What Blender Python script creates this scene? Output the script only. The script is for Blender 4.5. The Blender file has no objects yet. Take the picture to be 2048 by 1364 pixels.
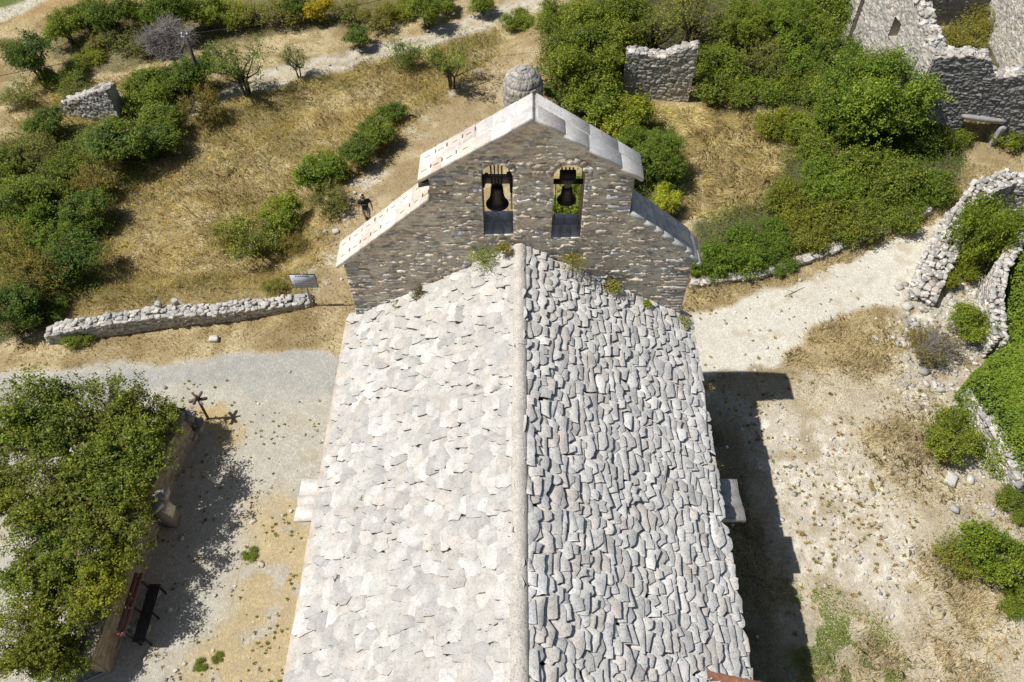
import bpy, math, random
import numpy as np
from mathutils import Vector, Matrix, noise as mn
sc = bpy.context.scene
col = sc.collection
R = math.radians
random.seed(7)
rng = np.random.default_rng(7)

# ------------------------------------------------------------ camera, sky, sun
F, PITCH, CAMH, CAMY, PX, PY = 1593.0, R(52), 25.0, -16.4, 1040.0, 682.0
cd = bpy.data.cameras.new('camera'); cam = bpy.data.objects.new('camera', cd); col.objects.link(cam)
cam.location = (0, CAMY, CAMH); cam.rotation_euler = (math.pi/2 - PITCH, 0, 0)
cd.sensor_width = 36.0; cd.lens = 36.0*F/2048; cd.shift_x = -(PX-1024)/2048
cd.clip_start = 0.5; cd.clip_end = 6000
sc.camera = cam
SUN_EL, SUN_AZ = R(57.5), R(4.8)            # sun stands over -X, a little towards the camera
w = bpy.data.worlds.new('World'); sc.world = w; w.use_nodes = True
nt = w.node_tree; bg = nt.nodes['Background']
sky = nt.nodes.new('ShaderNodeTexSky'); sky.sky_type = 'NISHITA'; sky.sun_disc = False
sky.sun_elevation = SUN_EL; sky.sun_rotation = R(-90) - SUN_AZ
nt.links.new(sky.outputs[0], bg.inputs[0]); bg.inputs[1].default_value = 0.05
sd = bpy.data.lights.new('sun', 'SUN'); sd.energy = 4.4; sd.angle = R(0.5); sd.color = (1.0, 0.965, 0.91)
so = bpy.data.objects.new('sun', sd); col.objects.link(so)
sdir = Vector((-math.cos(SUN_EL)*math.cos(SUN_AZ), -math.cos(SUN_EL)*math.sin(SUN_AZ), math.sin(SUN_EL)))
so.rotation_euler = sdir.to_track_quat('Z', 'Y').to_euler(); so.location = (-30, -5, 50)
sc.view_settings.view_transform = 'Standard'; sc.view_settings.look = 'None'
sc.view_settings.exposure = 0.26; sc.view_settings.gamma = 1.0

# ------------------------------------------------------------ numeric helpers
CT, ST = math.cos(PITCH), math.sin(PITCH)
def hsh(a, b, s=0):
    a = np.asarray(a).astype(np.int64); b = np.asarray(b).astype(np.int64)
    h = (a*374761393 + b*668265263 + s*974634777) & 0xFFFFFFFF
    h = ((h ^ (h >> 13))*1274126177) & 0xFFFFFFFF
    h = ((h ^ (h >> 16))*2246822519) & 0xFFFFFFFF
    return ((h ^ (h >> 15)) & 0xFFFFFF)/float(0xFFFFFF)
def vn(x, y, s=0):
    x = np.asarray(x, float); y = np.asarray(y, float)
    xi = np.floor(x); yi = np.floor(y); fx = x-xi; fy = y-yi
    fx = fx*fx*(3-2*fx); fy = fy*fy*(3-2*fy)
    a = hsh(xi, yi, s); b = hsh(xi+1, yi, s); c = hsh(xi, yi+1, s); d = hsh(xi+1, yi+1, s)
    return (a*(1-fx)+b*fx)*(1-fy) + (c*(1-fx)+d*fx)*fy
def fbm(x, y, sc_=1.0, s=0, o=4):
    t = 0; a = 0.5; n = 0
    for i in range(o):
        t = t + a*vn(np.asarray(x)/sc_*2**i+17.3*i, np.asarray(y)/sc_*2**i-9.1*i, s+i); n += a; a *= 0.5
    return t/n
def sst(a, b, x):
    t = np.clip((x-a)/(b-a), 0, 1); return t*t*(3-2*t)
def xb(y): return np.interp(y, [4, 5, 9, 13, 19, 25, 45], [-30, -9.5, -8.8, -8.0, -4.8, 1, 10])
def terr(x, y):
    x = np.asarray(x, float); y = np.asarray(y, float)
    z = -0.8*sst(0, 2.2, xb(y)-x)*sst(5.2, 8, y)
    z = z + 0.10*(fbm(x, y, 5.0, 3, 3)-0.5)*sst(3, 9, np.abs(y)+np.abs(x)*0.3)
    return z
def onz(px, py, z=0.0):
    a = (px-PX)/F; b = (PY-py)/F; v = CAMH-z
    Y = v*(CT+b*ST)/(ST-b*CT); zc = Y*CT+v*ST
    return a*zc, Y+CAMY
def gp(px, py, h=0.0):
    z = 0.0
    for _ in range(10):
        x, y = onz(px, py, z+h); z = float(terr(x, y))
    return x, y, z
def depth(x, y, z): return (y-CAMY)*CT + (CAMH-z)*ST
def wpoly(pts): return np.array([gp(*p)[:2] for p in pts])
def pnear(P, poly, closed=True):
    """inside flag, distance and nearest boundary point for points P (N,2)"""
    n = len(poly); ins = np.zeros(len(P), bool); bd = np.full(len(P), 1e9); bp = np.zeros_like(P)
    for i in range(n if closed else n-1):
        a = poly[i]; b = poly[(i+1) % n]; d = b-a; L = max((d*d).sum(), 1e-12)
        t = np.clip(((P-a)@d)/L, 0, 1); q = a+t[:, None]*d; dd = np.hypot(*(P-q).T)
        m = dd < bd; bd[m] = dd[m]; bp[m] = q[m]
        if closed:
            c = ((a[1] > P[:, 1]) != (b[1] > P[:, 1]))
            with np.errstate(divide='ignore', invalid='ignore'):
                xx = (b[0]-a[0])*(P[:, 1]-a[1])/(b[1]-a[1]+1e-15)+a[0]
            ins ^= c & (P[:, 0] < xx)
    return ins, bd, bp
def sdf(P, poly):
    i, d, _ = pnear(P, poly); return np.where(i, d, -d)
def lsdf(P, line, half):
    _, d, _ = pnear(P, line, False); return half-d
def lerp(a, b, t):
    a = np.asarray(a, float); b = np.asarray(b, float); t = np.asarray(t)
    return a + (b-a)*t[..., None]

# ------------------------------------------------------------ materials
def newmat(name):
    m = bpy.data.materials.new(name); m.use_nodes = True; t = m.node_tree
    return m, t, t.nodes['Principled BSDF']
def N(t, typ, **k):
    n = t.nodes.new(typ)
    for a, b in k.items(): setattr(n, a, b)
    return n
def setin(n, **k):
    for a, b in k.items(): n.inputs[a].default_value = b
def mixc(t, fac, a, b, blend='MIX'):
    m = N(t, 'ShaderNodeMix', data_type='RGBA', blend_type=blend)
    for sock, v in ((0, fac), (6, a), (7, b)):
        if hasattr(v, 'default_value') or hasattr(v, 'is_output'): t.links.new(v, m.inputs[sock])
        else: m.inputs[sock].default_value = v if sock == 0 or len(v) == 4 else (*v, 1)
    return m.outputs[2]
def ramp(t, src, a, b):
    r = N(t, 'ShaderNodeMapRange'); r.inputs[1].default_value = a; r.inputs[2].default_value = b
    t.links.new(src, r.inputs[0]); return r.outputs[0]
def noise_tex(t, scale, detail=4, rough=0.6):
    co = N(t, 'ShaderNodeTexCoord'); n = N(t, 'ShaderNodeTexNoise')
    setin(n, Scale=scale, Detail=detail, Roughness=rough); t.links.new(co.outputs['Object'], n.inputs['Vector'])
    return n.outputs['Fac']
def stone_mat(name, tint=(1, 1, 1), rough=0.9, speck=0.35, bump=0.5, lichen=0.3, s=1.0, usecol=True, orange=0.0):
    m, t, p = newmat(name)
    if usecol:
        at = N(t, 'ShaderNodeAttribute', attribute_name='Col'); base = mixc(t, 1.0, at.outputs['Color'], tint, 'MULTIPLY')
    else:
        rgb = N(t, 'ShaderNodeRGB'); rgb.outputs[0].default_value = (*tint, 1); base = rgb.outputs[0]
    n1 = noise_tex(t, 3.5*s, 6, 0.65); n2 = noise_tex(t, 28*s, 5, 0.7); n3 = noise_tex(t, 11*s, 6, 0.75)
    v = ramp(t, n1, 0.3, 0.72)
    c = mixc(t, v, mixc(t, 1.0, base, (0.78, 0.77, 0.76), 'MULTIPLY'), mixc(t, 1.0, base, (1.12, 1.11, 1.10), 'MULTIPLY'))
    sp = ramp(t, n2, 0.52, 0.64)
    mm = N(t, 'ShaderNodeMath', operation='MULTIPLY'); t.links.new(sp, mm.inputs[0]); mm.inputs[1].default_value = speck
    c = mixc(t, mm.outputs[0], c, mixc(t, 1.0, c, (0.35, 0.34, 0.33), 'MULTIPLY'))
    li = ramp(t, n3, 0.53, 0.62); ml = N(t, 'ShaderNodeMath', operation='MULTIPLY'); t.links.new(li, ml.inputs[0]); ml.inputs[1].default_value = lichen
    c = mixc(t, ml.outputs[0], c, mixc(t, 1.0, c, (0.52, 0.51, 0.49), 'MULTIPLY'))
    if orange > 0:
        no = noise_tex(t, 6.5*s, 3, 0.5); lo = ramp(t, no, 0.63, 0.70)
        mo = N(t, 'ShaderNodeMath', operation='MULTIPLY'); t.links.new(lo, mo.inputs[0]); mo.inputs[1].default_value = orange
        c = mixc(t, mo.outputs[0], c, (0.45, 0.20, 0.07))
    t.links.new(c, p.inputs['Base Color']); setin(p, Roughness=rough)
    p.inputs['Specular IOR Level'].default_value = 0.2
    b = N(t, 'ShaderNodeBump'); setin(b, Strength=bump, Distance=0.035)
    add = N(t, 'ShaderNodeMath', operation='ADD'); t.links.new(n2, add.inputs[0]); t.links.new(n3, add.inputs[1])
    t.links.new(add.outputs[0], b.inputs['Height']); t.links.new(b.outputs[0], p.inputs['Normal'])
    return m
def leaf_mat(name):
    m, t, p = newmat(name)
    at = N(t, 'ShaderNodeAttribute', attribute_name='Col'); oi = N(t, 'ShaderNodeObjectInfo')
    c = mixc(t, 1.0, at.outputs['Color'], oi.outputs['Color'], 'MULTIPLY')
    t.links.new(c, p.inputs['Base Color']); setin(p, Roughness=0.55)
    p.inputs['Specular IOR Level'].default_value = 0.3
    tr = N(t, 'ShaderNodeBsdfTranslucent'); c2 = mixc(t, 1.0, c, (1.25, 1.35, 0.5), 'MULTIPLY'); t.links.new(c2, tr.inputs[0])
    mx = N(t, 'ShaderNodeMixShader'); mx.inputs[0].default_value = 0.33
    t.links.new(p.outputs[0], mx.inputs[1]); t.links.new(tr.outputs[0], mx.inputs[2])
    t.links.new(mx.outputs[0], t.nodes['Material Output'].inputs[0])
    return m
def plain(name, c, rough=0.7, metal=0.0, var=0.25, scale=12, bump=0.2):
    m, t, p = newmat(name); n = noise_tex(t, scale, 5, 0.65); f = ramp(t, n, 0.3, 0.7)
    k = mixc(t, f, [x*(1-var) for x in c], [min(1, x*(1+var)) for x in c]); t.links.new(k, p.inputs['Base Color'])
    setin(p, Roughness=rough, Metallic=metal)
    b = N(t, 'ShaderNodeBump'); setin(b, Strength=bump, Distance=0.01); t.links.new(n, b.inputs['Height']); t.links.new(b.outputs[0], p.inputs['Normal'])
    return m
def ground_mat(name):
    m, t, p = newmat(name)
    at = N(t, 'ShaderNodeAttribute', attribute_name='Col')
    n1 = noise_tex(t, 9, 6, 0.7); n2 = noise_tex(t, 45, 4, 0.7)
    c = mixc(t, ramp(t, n1, 0.3, 0.7), mixc(t, 1.0, at.outputs['Color'], (0.84, 0.83, 0.81), 'MULTIPLY'), mixc(t, 1.0, at.outputs['Color'], (1.12, 1.12, 1.12), 'MULTIPLY'))
    co = N(t, 'ShaderNodeTexCoord'); vo = N(t, 'ShaderNodeTexVoronoi'); setin(vo, Scale=16.0); t.links.new(co.outputs['Object'], vo.inputs['Vector'])
    sep = N(t, 'ShaderNodeSeparateColor'); t.links.new(vo.outputs['Color'], sep.inputs[0])
    c = mixc(t, ramp(t, sep.outputs[0], 0.55, 1.0), c, mixc(t, 1.0, c, (1.22, 1.22, 1.22), 'MULTIPLY'))
    c = mixc(t, ramp(t, n2, 0.58, 0.70), c, mixc(t, 1.0, c, (0.66, 0.64, 0.62), 'MULTIPLY'))
    t.links.new(c, p.inputs['Base Color']); setin(p, Roughness=0.95); p.inputs['Specular IOR Level'].default_value = 0.15
    b = N(t, 'ShaderNodeBump'); setin(b, Strength=0.6, Distance=0.03)
    add = N(t, 'ShaderNodeMath', operation='ADD'); t.links.new(n2, add.inputs[0]); t.links.new(vo.outputs['Distance'], add.inputs[1])
    t.links.new(add.outputs[0], b.inputs['Height']); t.links.new(b.outputs[0], p.inputs['Normal'])
    return m
M = dict(
    ground=ground_mat('dry_ground'), roof=stone_mat('roof_limestone', speck=0.5, lichen=0.30, bump=0.7, s=0.8),
    roofr=stone_mat('roof_limestone_weathered', speck=0.75, lichen=0.45, bump=0.3, s=0.8), wall=stone_mat('rubble_masonry', speck=0.35, bump=0.9, lichen=0.35), gable=stone_mat('gable_masonry', (1.12, 1.06, 0.99), speck=0.25, bump=1.0, lichen=0.15),
    dry=stone_mat('drystone', speck=0.35, bump=0.7, lichen=0.4), cope=stone_mat('coping_stone', speck=0.45, lichen=0.4, orange=0.12),
    cap=stone_mat('lichen_mortar', (0.66, 0.62, 0.56), usecol=False, speck=0.9, lichen=0.5, bump=0.9, s=1.2),
    cornice=stone_mat('cornice_stone', (0.62, 0.54, 0.45), usecol=False, speck=0.3), leaf=leaf_mat('leaves'),
    bark=plain('bark', (0.09, 0.075, 0.06), 0.9), twig=plain('grey_twigs', (0.30, 0.27, 0.25), 0.9), grass=leaf_mat('dry_grass_blades'),
    bronze=plain('dark_bronze', (0.055, 0.042, 0.035), 0.45, 0.7), iron=plain('black_iron', (0.02, 0.02, 0.022), 0.6, 0.3),
    rust=plain('rusty_iron', (0.13, 0.06, 0.035), 0.75), greywood=plain('grey_wood', (0.22, 0.19, 0.16), 0.85, scale=30),
    brownwood=plain('brown_wood', (0.10, 0.055, 0.035), 0.8, scale=30), redwood=plain('reddish_plank', (0.20, 0.085, 0.06), 0.75, scale=30),
    rope=plain('pale_rope', (0.42, 0.42, 0.42), 0.9), white=plain('white_panel', (0.50, 0.54, 0.62), 0.5, var=0.04), black=plain('black_paint', (0.02, 0.02, 0.025), 0.6),
    cream=plain('cream_panel', (0.62, 0.57, 0.44), 0.6), terra=plain('terracotta', (0.45, 0.20, 0.12), 0.85, scale=9), galv=plain('galvanised_metal', (0.42, 0.44, 0.46), 0.5, 0.5),
    skin=plain('skin', (0.42, 0.22, 0.14), 0.6, var=0.08), shirt=plain('black_cotton', (0.018, 0.019, 0.024), 0.9), shorts=plain('grey_cotton', (0.30, 0.31, 0.34), 0.9),
    ink=plain('grey_ink', (0.12, 0.13, 0.16), 0.8, var=0.05))

# ------------------------------------------------------------ mesh building
class MB:
    def __init__(s): s.v = []; s.c = []; s.fl = []; s.ft = []; s.n = 0
    def add(s, v, faces, c=(0.5, 0.5, 0.5)):
        v = np.asarray(v, float).reshape(-1, 3); c = np.asarray(c, float)
        if c.ndim == 1: c = np.tile(c, (len(v), 1))
        if isinstance(faces, np.ndarray):
            s.ft.append(np.full(len(faces), faces.shape[1], np.int32)); s.fl.append((faces+s.n).astype(np.int32).ravel())
        else:
            s.ft.append(np.array([len(f) for f in faces], np.int32)); s.fl.append(np.array([i for f in faces for i in f], np.int32)+s.n)
        s.v.append(v); s.c.append(c); s.n += len(v)
    def build(s, name, mat, parent=None, loc=None, smooth=False):
        v = np.concatenate(s.v); c = np.concatenate(s.c); ft = np.concatenate(s.ft); fl = np.concatenate(s.fl)
        org = np.array(ORG[parent.name] if parent is not None else (loc if loc is not None else (0, 0, 0)), float)
        v = v-org
        me = bpy.data.meshes.new(name); me.vertices.add(len(v)); me.vertices.foreach_set('co', v.astype(np.float32).ravel())
        me.loops.add(len(fl)); me.loops.foreach_set('vertex_index', fl)
        me.polygons.add(len(ft)); st = np.zeros(len(ft), np.int32); st[1:] = np.cumsum(ft)[:-1]
        me.polygons.foreach_set('loop_start', st)
        if smooth: me.polygons.foreach_set('use_smooth', np.ones(len(ft), bool))
        me.update(calc_edges=True); 
        at = me.color_attributes.new('Col', 'FLOAT_COLOR', 'POINT')
        at.data.foreach_set('color', np.concatenate([c, np.ones((len(c), 1))], 1).astype(np.float32).ravel())
        me.materials.append(mat); o = bpy.data.objects.new(name, me); col.objects.link(o)
        if parent is not None: o.parent = parent
        else: o.location = org
        ORG[o.name] = tuple(org)
        return o
    def box(s, p0, p1, c=(0.5, 0.5, 0.5), rot=0.0, mat=None):
        x0, y0, z0 = p0; x1, y1, z1 = p1
        v = np.array([(x, y, z) for z in (z0, z1) for y in (y0, y1) for x in (x0, x1)], float)
        if mat is not None: v = v@np.array(mat.to_3x3()).T + np.array(mat.translation)
        s.add(v, np.array([(0, 2, 3, 1), (4, 5, 7, 6), (0, 1, 5, 4), (2, 6, 7, 3), (0, 4, 6, 2), (1, 3, 7, 5)]), c)
    def bar(s, a, b, w_=0.05, h_=None, c=(0.5, 0.5, 0.5)):
        a = Vector(a); b = Vector(b); d = b-a; q = d.to_track_quat('Z', 'Y').to_matrix().to_4x4(); q.translation = a
        h_ = h_ or w_; s.box((-w_/2, -h_/2, 0), (w_/2, h_/2, d.length), c, mat=q)
    def tube(s, pts, rad, n=6, c=(0.5, 0.5, 0.5), cap=True):
        pts = [Vector(p) for p in pts]; rad = rad if hasattr(rad, '__len__') else [rad]*len(pts); vs = []
        for i, p in enumerate(pts):
            d = (pts[min(i+1, len(pts)-1)]-pts[max(i-1, 0)]).normalized(); a = d.orthogonal().normalized() if i == 0 else (a-d*a.dot(d)).normalized()
            b = d.cross(a)
            for k in range(n):
                t = 2*math.pi*k/n; vs.append(p+(a*math.cos(t)+b*math.sin(t))*rad[i])
        f = [(i*n+k, i*n+(k+1) % n, (i+1)*n+(k+1) % n, (i+1)*n+k) for i in range(len(pts)-1) for k in range(n)]
        if cap: f += [tuple(range(n))[::-1], tuple(range((len(pts)-1)*n, len(pts)*n))]
        s.add([tuple(q) for q in vs], f, c)
    def lathe(s, prof, cx, cy, n=24, c=(0.5, 0.5, 0.5)):
        v = [(cx+r*math.cos(2*math.pi*k/n), cy+r*math.sin(2*math.pi*k/n), z) for r, z in prof for k in range(n)]
        f = [(i*n+k, i*n+(k+1) % n, (i+1)*n+(k+1) % n, (i+1)*n+k) for i in range(len(prof)-1) for k in range(n)]
        s.add(v, f, c)
ORG = {}
def tag(o, label=None, cat=None, group=None, kind=None):
    for k, v in (('label', label), ('category', cat), ('group', group), ('kind', kind)):
        if v: o[k] = v
    return o
def empty(name, loc, label, cat, group=None):
    o = bpy.data.objects.new(name, None); col.objects.link(o); o.location = loc; o.empty_display_size = 0.3; ORG[o.name] = tuple(loc)
    return tag(o, label, cat, group)

# icosphere rock template
def ico(sub):
    import bmesh
    bm = bmesh.new(); bmesh.ops.create_icosphere(bm, subdivisions=sub, radius=1.0)
    v = np.array([p.co[:] for p in bm.verts]); f = np.array([[q.index for q in p.verts] for p in bm.faces]); bm.free(); return v, f
ICO1, ICO2 = ico(1), ico(2)
def rocks(mb, pos, size, r, cols, rotz=None, tilt=0.15, ic=ICO2, box=0.28, rough=0.085):
    """many irregular blocks: pos (n,3), size (n,3) half sizes, rotz (n)"""
    v, f = ic; n = len(pos)
    if n == 0: return
    b = np.sign(v)*np.abs(v)**box; b = b/np.abs(b).max()
    V = np.tile(b, (n, 1, 1))*(1+r.normal(0, rough, (n, len(v), 1)))+r.normal(0, rough*0.45, (n, len(v), 3))
    V = V*np.asarray(size)[:, None, :]
    rz = r.uniform(0, 6.28, n) if rotz is None else np.asarray(rotz)
    tx = r.normal(0, tilt, n); ty = r.normal(0, tilt, n)
    x, y, z = V[..., 0].copy(), V[..., 1].copy(), V[..., 2].copy()
    y, z = y*np.cos(tx)[:, None]-z*np.sin(tx)[:, None], y*np.sin(tx)[:, None]+z*np.cos(tx)[:, None]
    x, z = x*np.cos(ty)[:, None]+z*np.sin(ty)[:, None], -x*np.sin(ty)[:, None]+z*np.cos(ty)[:, None]
    x, y = x*np.cos(rz)[:, None]-y*np.sin(rz)[:, None], x*np.sin(rz)[:, None]+y*np.cos(rz)[:, None]
    V = np.stack([x, y, z], -1)+np.asarray(pos)[:, None, :]
    Fa = (f[None]+(np.arange(n)*len(v))[:, None, None]).reshape(-1, 3)
    mb.add(V.reshape(-1, 3), Fa, np.repeat(cols, len(v), 0))
PAL_DRY = [(0.46, 0.44, 0.41), (0.56, 0.53, 0.48), (0.36, 0.35, 0.34), (0.50, 0.45, 0.38), (0.62, 0.59, 0.55)]
PAL_WHITE = [(0.64, 0.61, 0.56), (0.54, 0.52, 0.48), (0.42, 0.41, 0.39), (0.58, 0.52, 0.45), (0.70, 0.67, 0.63), (0.36, 0.35, 0.34)]
PAL_GABLE = [(0.62, 0.57, 0.50), (0.72, 0.65, 0.56), (0.46, 0.455, 0.45), (0.52, 0.545, 0.59), (0.60, 0.53, 0.45), (0.80, 0.77, 0.72), (0.42, 0.40, 0.37)]
def pick(pal, n, r, var=0.1):
    p = np.array(pal)[r.integers(0, len(pal), n)]; return p*(1+r.normal(0, var, (n, 1)))

# ------------------------------------------------------------ masonry face: a relief of coursed stones and mortar
def panel(mb, P0, U, V, Nn, poly, holes=(), step=0.04, sw=0.3, sh=0.13, relief=0.03, pal=PAL_DRY, mortar=(0.45, 0.41, 0.35), seed=0, mw=0.16, smear=0.0):
    P0, U, V, Nn = [np.array(q, float) for q in (P0, U, V, Nn)]
    poly = np.array(poly, float); u0, v0 = poly.min(0)-step; u1, v1 = poly.max(0)+step
    nu = int((u1-u0)/step)+2; nv = int((v1-v0)/step)+2
    gu, gv = np.meshgrid(u0+np.arange(nu)*step, v0+np.arange(nv)*step, indexing='ij'); P = np.stack([gu.ravel(), gv.ravel()], 1)
    ins, d, bp = pnear(P, poly); Q = P.copy(); ok = ins.copy(); Q[~ins] = bp[~ins]
    for h in holes:
        hi, hd, hb = pnear(P, np.array(h, float)); Q[hi] = hb[hi]; ok &= ~hi
    idx = np.arange(nu*nv).reshape(nu, nv)
    quads = np.stack([idx[:-1, :-1], idx[1:, :-1], idx[1:, 1:], idx[:-1, 1:]], -1).reshape(-1, 4)
    quads = quads[ok[quads].any(1)]
    used = np.unique(quads); mp = np.full(nu*nv, -1); mp[used] = np.arange(len(used)); quads = mp[quads]; Q = Q[used]
    u, v = Q.T
    wu = u+0.25*sw*(fbm(u, v, sw*0.6, seed+5, 2)-0.5)*2; wv = v+sh*0.9*(fbm(u, v, sw*2.2, seed+9, 2)-0.5)*2 + sh*0.25*(fbm(u, v, sw*.4, seed+2, 2)-0.5)*2
    r0 = np.floor(wv/sh); F1 = np.full(len(u), 9.); F2 = F1.copy(); ID = np.zeros(len(u)); ID2 = ID.copy()
    for dr in (-1, 0, 1):
        rr = r0+dr; srow = sw*(0.7+0.7*hsh(rr, 0*rr+3, seed)); off = hsh(rr, 0*rr+1, seed)*srow; c0 = np.floor((wu-off)/srow)
        for dc in (-1, 0, 1):
            cc = c0+dc; jx = (hsh(cc, rr, seed+11)-0.5)*0.75; jy = (hsh(cc, rr, seed+12)-0.5)*0.5
            sx = (cc+0.5+jx)*srow+off; sy = (rr+0.5+jy)*sh
            dd = (np.abs((wu-sx)/srow)**2.6+np.abs((wv-sy)/sh*0.95)**2.6)**(1/2.6)
            m = dd < F1; F2 = np.where(m, F1, np.minimum(F2, dd)); ID = np.where(m, hsh(cc, rr, seed+21), ID); ID2 = np.where(m, hsh(cc, rr, seed+22), ID2); F1 = np.minimum(F1, dd)
    e = F2-F1; k = sst(0.02, mw+0.10, e); nz = fbm(u, v, 0.12, seed+31, 3)-0.5
    hgt = relief*(k*(0.35+0.9*ID2)+nz*0.9)
    pa = np.array(pal); c = pa[np.minimum((ID*len(pa)).astype(int), len(pa)-1)]*(0.85+0.3*ID2[:, None])*(1+0.35*nz[:, None])
    big = fbm(u, v, 1.6, seed+41, 3)
    c = lerp(np.tile(np.array(mortar), (len(u), 1))*(0.85+0.4*big[:, None]), c, sst(mw*0.4, mw, e+0.10*(big-0.5)))
    if smear > 0:
        cov = sst(0.43, 0.56, 0.55*fbm(u, v*1.7, 0.55, seed+51, 5)+0.45*fbm(u, v*1.6, 0.16, seed+53, 3)+0.1*(big-0.5))*smear; hgt = hgt*(1-0.6*cov)+0.022*cov+0.030*(fbm(u, v*1.5, 0.10, seed+57, 2)-0.5)
        c = lerp(c, np.array(mortar)*(0.72+0.55*fbm(u, v, 0.3, seed+55, 3))[:, None], cov); c = np.minimum(c*(0.92+0.4*fbm(u, v, 1.3, seed+59, 3))[:, None], 0.88)
    W = P0+u[:, None]*U+v[:, None]*V+hgt[:, None]*Nn
    if np.dot(np.cross(U, V), Nn) < 0: quads = quads[:, ::-1]
    mb.add(W, quads, c)
def wall_solid(mb, A, B, prof, holes=(), T=0.6, side=1, back=True, toprocks=True, seed=0, pal=PAL_DRY, rs=0.16, edge_col=(0.5, 0.46, 0.40), toppal=None, **k):
    """wall over ground line A->B; profile polygon in (along, height); thickness to the left of A->B"""
    A = np.array(A, float); B = np.array(B, float); U = (B-A)/np.linalg.norm(B-A); Z = np.array((0, 0, 1.))
    Nn = np.cross(U, Z); prof = np.array(prof, float)          # front normal: to the right of A->B
    r = np.random.default_rng(seed+100)
    panel(mb, A, U, Z, Nn, prof, holes, seed=seed, pal=pal, **k)
    if back: panel(mb, A-Nn*T, U, Z, -Nn, prof, holes, seed=seed+50, pal=pal, **{**k, 'step': k.get('step', 0.04)*1.6})
    area = 0.5*np.sum(prof[:, 0]*np.roll(prof[:, 1], -1)-np.roll(prof[:, 0], -1)*prof[:, 1]); pr = prof if area > 0 else prof[::-1]
    for ring, hole in [(pr, False)]+[(np.array(h, float), True) for h in holes]:
        a_ = 0.5*np.sum(ring[:, 0]*np.roll(ring[:, 1], -1)-np.roll(ring[:, 0], -1)*ring[:, 1])
        if (a_ > 0) == hole: ring = ring[::-1]
        for i in range(len(ring)):
            p, q = ring[i], ring[(i+1) % len(ring)]; L = np.hypot(*(q-p))
            if L < 1e-4 or (not hole and max(p[1], q[1]) < 0.02): continue
            n1 = max(1, int(L/0.09)); n2 = max(2, int(T/0.09)); d = (q-p)/L; no = np.array((d[1], -d[0]))
            a, b = np.meshgrid(np.linspace(0, 1, n1+1), np.linspace(0, 1, n2+1), indexing='ij'); a = a.ravel(); b = b.ravel()
            uu = p[0]+(q-p)[0]*a; vv = p[1]+(q-p)[1]*a
            g = (vn((uu+vv)*9+i, b*T*9, seed+i)-0.5)*0.05*np.sin(math.pi*b)*np.minimum(1, 4*np.sin(math.pi*a))*(1 if not hole else 0.3)
            W = A+(uu+no[0]*g)[:, None]*U+(vv+no[1]*g)[:, None]*Z-(b*T)[:, None]*Nn
            ix = np.arange((n1+1)*(n2+1)).reshape(n1+1, n2+1)
            qd = np.stack([ix[:-1, :-1], ix[:-1, 1:], ix[1:, 1:], ix[1:, :-1]], -1).reshape(-1, 4)
            cc = np.array(edge_col)*(0.8+0.4*vn(uu*5, b*5+vv*5, seed+7))[:, None]; mb.add(W, qd, cc)
            if toprocks and not hole and no[1] > 0.35:
                n = int(L*T/(rs*rs*1.1))+1; ta = r.uniform(0, 1, n); tb = r.uniform(0.04, 0.96, n)
                pos = A+(p[0]+(q-p)[0]*ta)[:, None]*U+((p[1]+(q-p)[1]*ta)+0.0)[:, None]*Z-(tb*T)[:, None]*Nn
                s = r.uniform(0.6, 1.25, (n, 1))*np.array((rs*0.8, rs*0.6, rs*0.35))*r.uniform(0.75, 1.25, (n, 3))
                ang = math.atan2(U[1], U[0])
                rocks(mb, pos, s, r, pick(toppal or pal, n, r), rotz=ang+r.normal(0, 0.5, n), tilt=0.25)
def ragged(pts, r, amp=0.07, st=0.22, base=-1.1):
    """top line [(u,z)..] -> polygon with a broken top edge"""
    us = np.arange(pts[0][0], pts[-1][0], st); zs = np.interp(us, [p[0] for p in pts], [p[1] for p in pts])+r.uniform(-amp, amp, len(us))
    top = [(a, b) for a, b in zip(us, zs)]+[tuple(pts[-1])]
    return [(pts[0][0], base), (pts[-1][0], base)]+top[::-1]
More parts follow.
